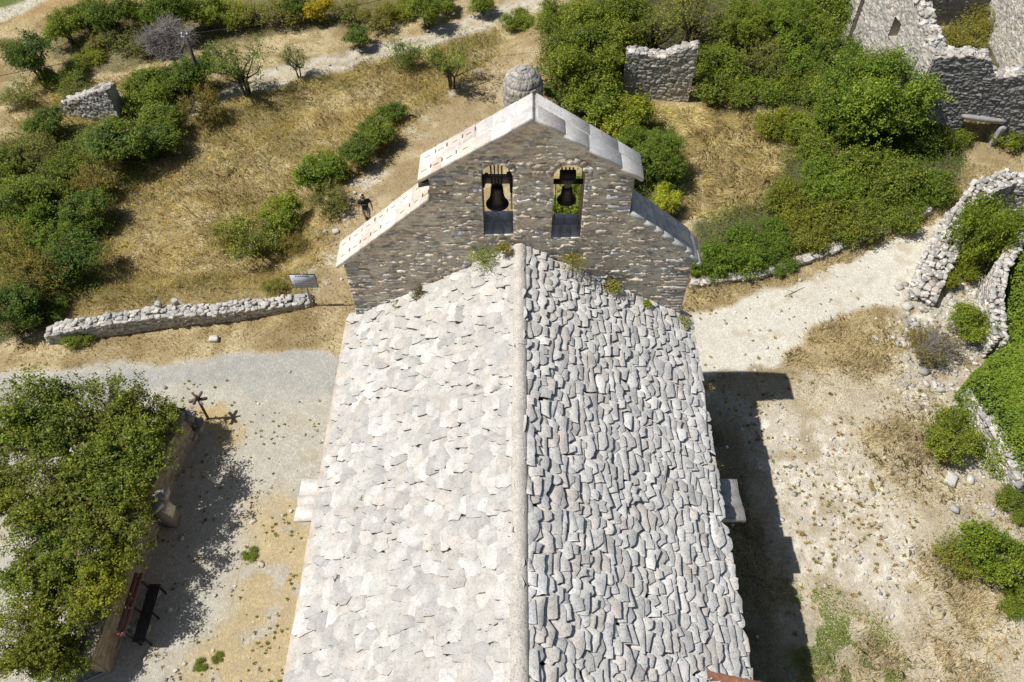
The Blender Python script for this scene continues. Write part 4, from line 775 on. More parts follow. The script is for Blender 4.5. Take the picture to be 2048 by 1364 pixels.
# round stone hut behind the gable
b = MB(); hx, hy = 0.14, 17.0; n, m = 110, 60; Rr = 0.93
tt, hh = np.meshgrid(np.linspace(0, 2*math.pi, n, endpoint=False), np.linspace(0, 1, m), indexing='ij'); tt = tt.ravel(); hh = hh.ravel()
arc = hh*3.6; zc_ = 2.25; rad = np.where(arc < zc_, Rr, Rr*np.cos(np.clip((arc-zc_)/1.35, 0, 1)*math.pi/2*0.985)); zv = np.where(arc < zc_, arc, zc_+1.02*np.sin(np.clip((arc-zc_)/1.35, 0, 1)*math.pi/2))
su = tt*Rr; rw = np.floor(arc/0.105+0.35*(fbm(su, arc, 0.8, 3, 2)-0.5)); srw = 0.19; cw = np.floor(su/srw+hsh(rw, 0*rw, 4)); fr = np.abs((su/srw+hsh(rw, 0*rw, 4)) % 1-0.5)*2; fz = np.abs((arc/0.105) % 1-0.5)*2
k = (1-sst(0.72, 1.0, fr))*(1-sst(0.6, 1.0, fz)); disp = 0.05*k+0.03*hsh(rw, cw, 9); C = np.array(PAL_DRY)[(hsh(rw, cw, 2)*4.99).astype(int)]*(0.45+0.55*k[:, None])
rad = rad+disp; V = np.stack([hx+rad*np.cos(tt), hy+rad*np.sin(tt), zv+disp*0.5-0.1], 1); ix = np.arange(n*m).reshape(n, m); ix2 = np.roll(ix, -1, 0)
b.add(V, np.stack([ix[:, :-1], ix2[:, :-1], ix2[:, 1:], ix[:, 1:]], -1).reshape(-1, 4), C)
rocks(b, np.array([(hx, hy, 3.2)]), np.array([(0.16, 0.14, 0.07)]), np.random.default_rng(4), np.array([(0.45, 0.44, 0.42)]))
tag(b.build('stone_hut', M['wall'], loc=(hx, hy, 0)), 'round drystone hut with a domed top rising behind the gable peak', 'hut')

# drystone walls
def dwall(pts, hts, T, label, seed, **k):
    line = [gp(*p)[:2] for p in pts]; b = MB(); r = np.random.default_rng(seed); drystone(b, line, hts, T, r, **k)
    m_ = line[len(line)//2]; return tag(b.build('drystone_wall', M['dry'], loc=(*m_, 0)), label, 'drystone wall')
dwall([(108, 678), (200, 666), (330, 648), (470, 634), (560, 617), (620, 604)], [0.55, 0.75, 0.72, 0.62, 0.42, 0.2], 0.55, 'low white drystone wall running from the danger sign along the left lane', 501, s=0.17, pal=[(0.50, 0.48, 0.45), (0.58, 0.56, 0.52), (0.43, 0.42, 0.40), (0.62, 0.58, 0.52)])
for i, (px, py) in enumerate(((318, 612), (352, 606))):
    x, y, z = gp(px, py, 0.75); b = MB(); rocks(b, np.array([(x, y, z+0.82)]), np.array([(0.12, 0.11, 0.15)]), np.random.default_rng(i), np.array([(0.5, 0.49, 0.47)])); tag(b.build('cope_stone', M['dry'], loc=(x, y, z+0.7)), ['larger round grey stone standing up on the low drystone wall', 'smaller round grey stone standing up on the low drystone wall'][i], 'stone')
dwall([(1845, 606), (1868, 545), (1893, 480), (1935, 425), (1990, 400), (2075, 410)], [0.4, 1.0, 1.4, 1.5, 1.4, 1.2], 0.85, 'tall white curved drystone wall beside the gravel road with ivy on its back', 502, s=0.18, skip=0.08)
dwall([(1836, 604), (1850, 552), (1876, 496), (1905, 450)], [0.25, 0.55, 0.75, 0.6], 0.9, 'collapsed white stones heaped against the road side of the tall curved wall', 506, s=0.15, topn=1.4, skip=0.2)
dwall([(1972, 715), (1955, 650), (1965, 590), (2010, 520)], [1.2, 1.7, 1.8, 1.6], 0.5, 'white drystone wall between the ivy gap and the ivy mound', 503, s=0.16, skip=0.1)
dwall([(1928, 805), (1960, 880), (1995, 935), (2030, 985)], [0.8, 1.1, 1.1, 0.6], 0.45, 'low white drystone wall running along the lower edge of the ivy mound', 504, s=0.18)
dwall([(1385, 570), (1520, 552), (1640, 512), (1760, 465), (1850, 430)], [0.2, 0.2, 0.2, 0.35, 0.4], 0.35, 'long low drystone wall under the brambles on the far side of the gravel road', 505, s=0.2, pal=PAL_DRY)
# fallen stones on the old terrace edge and in the grass, each its own
for i, (px, py, s, lab) in enumerate([(429, 680, 0.22, 'large white rock on the verge below the low drystone wall'), (722, 391, 0.098, 'pinkish white stone on the path just above the walking person'), (709, 387, 0.111, 'white stone at the terrace edge up left of the walking person'), (686, 432, 0.169, 'long white stone at the terrace edge down left of the walking person'), (672, 465, 0.182, 'long white stone lowest on the terrace edge'), (650, 465, 0.117, 'white stone lying in the grass left of the lowest terrace stone'), (700, 398, 0.098, 'flat white stone among the dark bush roots up left of the person'), (1752, 680, 0.15, 'white block lying on the dry grass near the grey twiggy bush'), (1900, 962, 0.30, 'pale boulder at the foot of the low wall by the ivy mound'), (1520, 60, 0.0, '')]):
    if s == 0: continue
    x, y, z = gp(px, py); b = MB(); rocks(b, np.array([(x, y, z+s*0.25)]), np.array([(s*0.8, s*0.6, s*0.5)]), np.random.default_rng(600+i), np.array([(0.68, 0.66, 0.62)]), rotz=[i*0.9]); tag(b.build('rock', M['dry'], loc=(x, y, z)), lab, 'rock')

# wall beside the big trees, its pillar, bench, gate and finger post
gwline = [(-11.75, -1.35), (-12.05, -2.8), (-12.1, -4.6), (-12.15, -6.3), (-12.2, -8.1), (-12.3, -9.55)]
b = MB(); r = np.random.default_rng(510)
for i in range(len(gwline)-1):
    A = np.array((*gwline[i], 0.)); B = np.array((*gwline[i+1], 0.)); L = np.linalg.norm(B-A)
    wall_solid(b, B, A, [(0, -0.1), (L, -0.1), (L, 1.40), (0, 1.40)], T=0.42, seed=520+i, pal=[(0.36, 0.30, 0.23), (0.44, 0.38, 0.29), (0.30, 0.26, 0.21)], sw=0.25, sh=0.12, relief=0.03, mortar=(0.46, 0.39, 0.29), toprocks=False, edge_col=(0.50, 0.42, 0.31))
    pts = np.stack([r.uniform(0, 1, 40)], 1); P_ = A+(B-A)*pts; nn = np.array((-(B-A)[1], (B-A)[0], 0))/L; P_ = P_+nn*(-1)*r.uniform(0.02, 0.40, (40, 1))*(-1 if nn[0] > 0 else 1)*0
    off = np.array((-1, 0, 0)); P_ = P_+off*r.uniform(0.03, 0.40, (40, 1)); P_[:, 2] = 1.39
    rocks(b, P_, r.uniform(0.05, 0.10, (40, 3))*np.array((1, 1, 0.35)), r, pick([(0.36, 0.31, 0.25), (0.46, 0.40, 0.32)], 40, r), tilt=0.1)
tag(b.build('garden_wall', M['wall'], loc=(-12.1, -5.5, 0)), 'long tan mortared wall with lichen top beside the spreading trees', 'wall')
b = MB(); r = np.random.default_rng(511); nR = 30; P_ = np.stack([r.normal(-11.85, 0.16, nR), r.normal(-1.2, 0.16, nR), r.uniform(0.2, 1.35, nR)], 1); rocks(b, P_, r.uniform(0.07, 0.17, (nR, 3))*np.array((1, 1, 0.6)), r, pick([(0.30, 0.28, 0.25), (0.22, 0.21, 0.20), (0.38, 0.36, 0.33)], nR, r)); 
tag(b.build('rock_pile', M['dry'], loc=(-11.75, -1.1, 0)), 'heap of grey rocks at the far end of the tan wall under the finger post', 'rock pile')
pil = empty('stone_pillar', (-11.45, -4.7, 0), 'stone pillar carrying a cream board, standing against the tan wall', 'pillar')
b = MB(); b.box((-11.92, -4.85, 0), (-11.52, -4.4, 1.4), (0.42, 0.38, 0.33)); rocks(b, np.array([(-11.72, -4.38, 1.45), (-11.72, -4.8, 1.45), (-11.6, -4.25, 1.4)]), np.array([(0.24, 0.18, 0.08), (0.2, 0.16, 0.07), (0.12, 0.12, 0.08)]), np.random.default_rng(12), np.array([(0.55, 0.53, 0.50), (0.50, 0.47, 0.42), (0.6, 0.58, 0.54)])); b.build('masonry', M['wall'], pil)
b = MB(); mt = Matrix.Translation((-11.50, -4.70, 1.10)) @ Matrix.Rotation(R(-28), 4, 'Y'); b.box((0, -0.2, -0.24), (0.03, 0.2, 0.24), mat=mt); b.build('board', M['cream'], pil)
bench = empty('bench', (-11.3, -7.7, 0), 'bench with two reddish planks and dark slats against the tan wall', 'bench')
for i, x in enumerate((-11.78, -11.64)):
    b = MB(); b.box((x-0.055, -8.85, 1.30-i*0.02), (x+0.055, -6.95, 1.345-i*0.02)); b.build('back_plank', M['redwood'], bench)
b = MB()
for i in range(6): b.box((-11.66+i*0.062, -8.8, 0.53), (-11.615+i*0.062, -7.0, 0.56))
b.build('seat', M['iron'], bench)
for y in (-8.7, -7.9, -7.1):
    b = MB(); b.bar((-11.6, y, 0), (-11.72, y, 1.28), 0.05); b.bar((-11.3, y, 0), (-11.3, y, 0.54), 0.05); b.bar((-11.62, y, 0.51), (-11.28, y, 0.51), 0.04); b.build('leg', M['iron'], bench)
for i, (px, py) in enumerate(((310, 1185), (287, 1258))):
    x, y, z = gp(px, py); b = MB(); rocks(b, np.array([(x, y, 0.05)]), np.array([(0.24, 0.24, 0.07)]), np.random.default_rng(70+i), np.array([(0.5, 0.49, 0.47)]), box=0.85, rough=0.05, tilt=0.03)
    tag(b.build('stepping_stone', M['dry'], loc=(x, y, 0)), ['flat pale stone in front of the upper half of the bench', 'flat pale stone in front of the lower end of the bench'][i], 'stone', 'flat stones in front of the bench')
b = MB(); r = np.random.default_rng(77); px_ = [gp(245+r.uniform(-8, 40), 1262+r.uniform(-6, 10)) for _ in range(12)]; rocks(b, np.array([(p[0], p[1], 0.05) for p in px_]), r.uniform(0.05, 0.10, (12, 3)), r, pick(PAL_WHITE, 12, r)); tag(b.build('small_stones', M['dry'], loc=(px_[0][0], px_[0][1], 0)), 'handful of white stones below the lower end of the bench', 'stones', kind='stuff')
gate = empty('metal_gate', (-13.0, -9.75, 0), 'grey metal grille gate at the near end of the tan wall', 'gate')
b = MB(); gA = Vector((-12.45, -9.6, 0)); gB = Vector((-13.9, -10.35, 0)); dg = (gB-gA).normalized(); mt = Matrix(((dg.x, -dg.y, 0, gA.x), (dg.y, dg.x, 0, gA.y), (0, 0, 1, 0), (0, 0, 0, 1))) @ Matrix.Rotation(R(58), 4, 'X'); LG = (gB-gA).length
for z in (0.1, 1.45): b.box((0, -0.03, z-0.03), (LG, 0.03, z+0.03), mat=mt)
for x in (0.0, LG/2, LG): b.box((x-0.03, -0.032, 0.07), (x+0.03, 0.032, 1.48), mat=mt)
b.build('frame', M['galv'], gate)
b = MB()
for i in range(1, 9): b.box((LG*i/9-0.01, -0.01, 0.1), (LG*i/9+0.01, 0.01, 1.45), mat=mt)
for i in range(1, 6): b.box((0, -0.008, 0.1+i*0.225-0.01), (LG, 0.008, 0.1+i*0.225+0.01), mat=mt)
b.build('grille', M['galv'], gate)
fp = empty('finger_post', (-11.53, -0.53, 0), 'brown wooden finger post with many arms at the end of the tan wall', 'signpost')
b = MB(); b.tube([(-11.53, -0.53, -0.1), (-11.50, -0.53, 1.55)], [0.05, 0.045], 7); b.build('post', M['brownwood'], fp)
for i, (a, z) in enumerate(((0.2, 1.28), (1.3, 1.36), (2.4, 1.42), (3.6, 1.34), (4.6, 1.44), (5.5, 1.30))):
    b = MB(); mt = Matrix.Translation((-11.5, -0.53, z)) @ Matrix.Rotation(a, 4, 'Z')
    v = [(0.02, 0, -0.055), (0.27, 0, -0.055), (0.33, 0, 0), (0.27, 0, 0.055), (0.02, 0, 0.055)]; V = [tuple(mt @ Vector((x, y_, z_))) for y_ in (-0.035, 0.035) for x, _, z_ in v]
    b.add(V, [(0, 1, 2, 3, 4), (9, 8, 7, 6, 5)]+[(k, k+5, (k+1) % 5+5, (k+1) % 5) for k in range(5)]); b.build('arm', M['greywood'] if i % 2 else M['brownwood'], fp)

# information sign
sx, sy, sz = -8.56, 4.96, 0.0
sg = empty('warning_sign', (sx, sy, sz), 'white warning board headed DANGER on a grey post at the end of the low wall', 'sign')
b = MB(); b.box((sx-0.045, sy-0.03, -0.1), (sx+0.045, sy+0.03, 1.95)); b.build('post', M['galv'], sg)
b = MB(); b.box((sx-0.52, sy-0.06, 1.20), (sx+0.50, sy-0.032, 1.97)); b.build('frame', M['black'], sg)
b = MB(); b.box((sx-0.50, sy-0.066, 1.22), (sx+0.48, sy-0.058, 1.945)); bd = b.build('board', M['white'], sg)
def text(s, size, x, z, mat, y, parent, bold=0.0):
    c = bpy.data.curves.new('lettering', 'FONT'); c.body = s; c.size = size; c.align_x = 'CENTER'; c.extrude = 0.002; c.offset = bold
    o = bpy.data.objects.new('lettering', c); col.objects.link(o); bpy.context.view_layer.update(); me = bpy.data.meshes.new_from_object(o.evaluated_get(bpy.context.evaluated_depsgraph_get())); bpy.data.objects.remove(o)
    me.materials.clear(); me.materials.append(mat); o = bpy.data.objects.new('lettering', me); col.objects.link(o); org = ORG[parent.name]; o.rotation_euler = (math.pi/2, 0, 0); o.location = (x-org[0], y-org[1], z-org[2]); o.parent = parent; return o
text('DANGER', 0.115, sx-0.01, 1.845, M['black'], sy-0.069, bd, 0.005).scale = (1.25, 1, 1)
b = MB(); r = np.random.default_rng(90)
for (z, x0, x1, h) in ((1.785, -0.38, 0.40, 0.022), (1.685, -0.38, 0.36, 0.016), (1.645, -0.40, 0.40, 0.016), (1.60, -0.40, 0.30, 0.016), (1.555, -0.38, 0.26, 0.016), (1.48, -0.38, 0.42, 0.016), (1.44, -0.40, 0.42, 0.020), (1.36, -0.38, 0.36, 0.016), (1.32, -0.40, 0.36, 0.016), (1.275, -0.36, 0.28, 0.014)):
    x = x0
    while x < x1:
        l = r.uniform(0.025, 0.09); b.box((sx+x, sy-0.070, z-h/2), (sx+min(x+l, x1), sy-0.0665, z+h/2)); x += l+0.016
for p in (((-0.42, 1.755), (0.44, 1.759)), ((-0.42, 1.755), (-0.416, 1.93)), ((0.436, 1.755), (0.44, 1.93))): b.box((sx+p[0][0], sy-0.069, p[0][1]), (sx+p[1][0], sy-0.0665, p[1][1]))
b.build('printed_lines', M['ink'], bd)

# utility pole and cables
ux, uy = -16.91, 20.5; uz = float(terr(ux, uy))
up = empty('utility_pole', (ux, uy, uz), 'dark wooden utility pole with white insulators beside the grey bare tree', 'utility pole')
b = MB(); b.tube([(ux, uy, uz-0.3), (ux+0.02, uy, 2.9)], [0.12, 0.09], 10); b.build('pole', M['bark'], up)
b = MB(); b.box((ux-0.22, uy-0.05, 2.72), (ux+0.24, uy+0.03, 2.80)); b.tube([(ux-0.12, uy, 2.8), (ux-0.12, uy, 2.98)], 0.05, 8); b.tube([(ux+0.14, uy, 2.8), (ux+0.14, uy, 2.95)], 0.05, 8); b.build('insulator', M['white'], up)
def cable(a, e, sag, label):
    b = MB(); a = Vector(a); e = Vector(e); n = 24; b.tube([a.lerp(e, i/n)-Vector((0, 0, sag*4*(i/n)*(1-i/n))) for i in range(n+1)], 0.014, 5); tag(b.build('power_cable', M['iron'], loc=tuple(a)), label, 'cable')
x2, y2 = onz(832, 8, 4.2); cable((ux+0.1, uy, 2.9), (x2+3, y2+2.2, 4.6), 0.35, 'thin black cable running from the utility pole to the upper right over the track')
x2, y2 = onz(60, 190, 2.5); cable((ux-0.1, uy, 2.9), (x2-9, y2-1, 2.9), 0.4, 'thin black cable running from the utility pole to the left over the meadow')
# nail-free wooden post lying on the pebbles is too small to read; a dry branch lies on the road
x, y, z = gp(1590, 585); b = MB(); b.tube([(x-0.5, y-0.25, z+0.03), (x, y+0.03, z+0.05), (x+0.45, y+0.28, z+0.03)], [0.02, 0.015, 0.006], 5); b.tube([(x-0.05, y, z+0.04), (x-0.35, y+0.14, z+0.05)], [0.01, 0.004], 4); tag(b.build('dry_branch', M['twig'], loc=(x, y, z)), 'thin dry branch lying on the white gravel road', 'branch')

# ------------------------------------------------------------ the walking person
def skin_obj(name, pts, edges, mat, parent, sub=2):
    me = bpy.data.meshes.new(name); org = Vector(ORG[parent.name]); me.from_pydata([tuple(Vector(p[:3])) for p in pts], edges, []); o = bpy.data.objects.new(name, me); col.objects.link(o)
    o.modifiers.new('skin', 'SKIN'); o.modifiers.new('sub', 'SUBSURF').levels = sub; o.modifiers['sub'].render_levels = sub
    if not me.skin_vertices: 
        bpy.context.view_layer.objects.active = o; bpy.context.view_layer.update()
        me.attributes  # skin layer is created with the modifier
    for i, p in enumerate(pts):
        me.skin_vertices[0].data[i].radius = (p[3], p[4] if len(p) > 4 else p[3])
    me.skin_vertices[0].data[0].use_root = True
    bpy.context.view_layer.update(); dg_ = bpy.context.evaluated_depsgraph_get(); m2 = bpy.data.meshes.new_from_object(o.evaluated_get(dg_)); bpy.data.objects.remove(o)
    m2.materials.clear(); m2.materials.append(mat)
    for q in m2.polygons: q.use_smooth = True
    o = bpy.data.objects.new(name, m2); col.objects.link(o); o.parent = parent; return o
pgx, pgy, pgz = gp(737, 447)
man = empty('person', (pgx, pgy, pgz), 'person in black T-shirt, grey shorts and dark cap walking on the dry grass', 'person')
man.rotation_euler = (0, 0, R(8))
# facing -Y, mid stride: right leg (x<0) back, left leg (x>0) forward
B_ = [(0, 0.02, 0.93, 0.125, 0.095), (0, 0.0, 1.12, 0.125, 0.09), (0, -0.02, 1.34, 0.155, 0.10), (0, -0.035, 1.46, 0.075, 0.07), (0, -0.06, 1.54, 0.052, 0.055), (0, -0.085, 1.60, 0.072, 0.085), (0, -0.105, 1.70, 0.075, 0.095), (0, -0.10, 1.77, 0.05, 0.06),
      (0.10, 0.02, 0.90, 0.088), (0.11, -0.13, 0.52, 0.056), (0.115, -0.115, 0.33, 0.054), (0.115, -0.20, 0.08, 0.036), (0.12, -0.32, 0.035, 0.035),
      (-0.10, 0.02, 0.90, 0.088), (-0.10, 0.09, 0.50, 0.056), (-0.10, 0.20, 0.33, 0.052), (-0.10, 0.34, 0.13, 0.036), (-0.10, 0.26, 0.045, 0.033),
      (0.20, -0.02, 1.41, 0.062), (0.27, 0.07, 1.15, 0.043), (0.30, 0.02, 0.93, 0.030), (0.305, -0.01, 0.86, 0.034, 0.018),
      (-0.20, -0.02, 1.41, 0.062), (-0.27, -0.05, 1.14, 0.043), (-0.29, -0.19, 0.95, 0.030), (-0.29, -0.235, 0.90, 0.034, 0.018)]
E_ = [(0, 1), (1, 2), (2, 3), (3, 4), (4, 5), (5, 6), (6, 7), (0, 8), (8, 9), (9, 10), (10, 11), (11, 12), (0, 13), (13, 14), (14, 15), (15, 16), (16, 17), (2, 18), (18, 19), (19, 20), (20, 21), (2, 22), (22, 23), (23, 24), (24, 25)]
body = skin_obj('body', B_, E_, M['skin'], man)
for hnd in ((0.305, -0.01, 0.86), (-0.29, -0.235, 0.90)):
    for k in range(4):
        x0 = hnd[0]; y0 = hnd[1]-0.03+0.02*k; l = (0.075, 0.085, 0.08, 0.062)[k]; b = MB()
        b.tube([(x0+pgx, y0+pgy, hnd[2]-0.02+pgz), (x0+pgx, y0-0.012+pgy, hnd[2]-0.02-l*0.6+pgz), (x0+pgx-math.copysign(0.012, x0), y0-0.03+pgy, hnd[2]-0.025-l+pgz)], [0.0095, 0.009, 0.007], 6); b.build('finger', M['skin'], man)
    b = MB(); b.tube([(hnd[0]+pgx, hnd[1]-0.03+pgy, hnd[2]+0.01+pgz), (hnd[0]+pgx-math.copysign(0.01, hnd[0]), hnd[1]-0.062+pgy, hnd[2]-0.02+pgz), (hnd[0]+pgx, hnd[1]-0.07+pgy, hnd[2]-0.05+pgz)], [0.011, 0.010, 0.008], 6); b.build('thumb', M['skin'], man)
S_ = [(0, 0.02, 0.84, 0.160, 0.128), (0, 0.0, 1.08, 0.156, 0.118), (0, -0.02, 1.33, 0.178, 0.122), (0, -0.035, 1.455, 0.095, 0.085), (0.20, -0.02, 1.405, 0.082), (0.25, 0.045, 1.22, 0.068), (-0.20, -0.02, 1.405, 0.082), (-0.25, -0.045, 1.22, 0.068)]
shirt = skin_obj('t_shirt', S_, [(0, 1), (1, 2), (2, 3), (2, 4), (4, 5), (2, 6), (6, 7)], M['shirt'], man)
skin_obj('shorts', [(0, 0.02, 0.92, 0.150, 0.120), (0.105, 0.01, 0.83, 0.102), (0.115, -0.10, 0.56, 0.085), (-0.105, 0.02, 0.83, 0.102), (-0.105, 0.075, 0.55, 0.085)], [(0, 1), (1, 2), (0, 3), (3, 4)], M['shorts'], man)
skin_obj('cap', [(0, -0.095, 1.755, 0.098, 0.105), (0, -0.085, 1.80, 0.07, 0.075)], [(0, 1)], M['shirt'], man)
b = MB(); a = np.linspace(-1.2, 1.2, 9); V = [(pgx+math.sin(t)*rr_*0.85, pgy-0.16-math.cos(t)*(rr_-0.02), pgz+1.735-(0.012 if rr_ > 0.1 else 0)+dz) for dz in (0, 0.012) for rr_ in (0.07, 0.145) for t in a]
fq = [(i, i+1, 9+i+1, 9+i) for i in range(8)]; b.add(V, [f[::-1] for f in fq]+[tuple(18+i for i in f) for f in fq]+[(9+i, 10+i, 28+i, 27+i) for i in range(8)]); b.build('cap_peak', M['shirt'], man)
b = MB(); b.tube([(pgx, pgy-0.20, pgz+1.67), (pgx, pgy-0.225, pgz+1.635), (pgx, pgy-0.20, pgz+1.63)], [0.008, 0.014, 0.01], 6); b.build('nose', M['skin'], man)
for s_ in (-1, 1):
    b = MB(); b.lathe([(0.001, pgz+1.66), (0.010, pgz+1.667), (0.001, pgz+1.674)], pgx+s_*0.03, pgy-0.192, 6); b.build('eye', M['black'], man)
    b = MB(); b.tube([(pgx+s_*0.082, pgy-0.085, pgz+1.62), (pgx+s_*0.092, pgy-0.08, pgz+1.65), (pgx+s_*0.082, pgy-0.085, pgz+1.68)], [0.008, 0.014, 0.008], 6); b.build('ear', M['skin'], man)
b = MB(); b.box((pgx-0.025, pgy-0.198, pgz+1.598), (pgx+0.025, pgy-0.185, pgz+1.604)); b.build('mouth', M['rust'], man)
for (x, y_, z_, rx) in ((0.12, -0.27, 0.05, 0), (-0.10, 0.31, 0.09, 0.7)):
    b = MB(); rocks(b, np.array([(pgx+x, pgy+y_, pgz+z_)]), np.array([(0.05, 0.135, 0.05)]), np.random.default_rng(3), np.array([(0.1, 0.07, 0.06)]), rotz=[0], tilt=0, rough=0.02, box=0.8); b.build('shoe', M['brownwood'], man)
b = MB(); b.box((pgx-0.10, pgy-0.165, pgz+1.24), (pgx+0.10, pgy-0.148, pgz+1.265)); b.build('shirt_print', M['ink'], man)

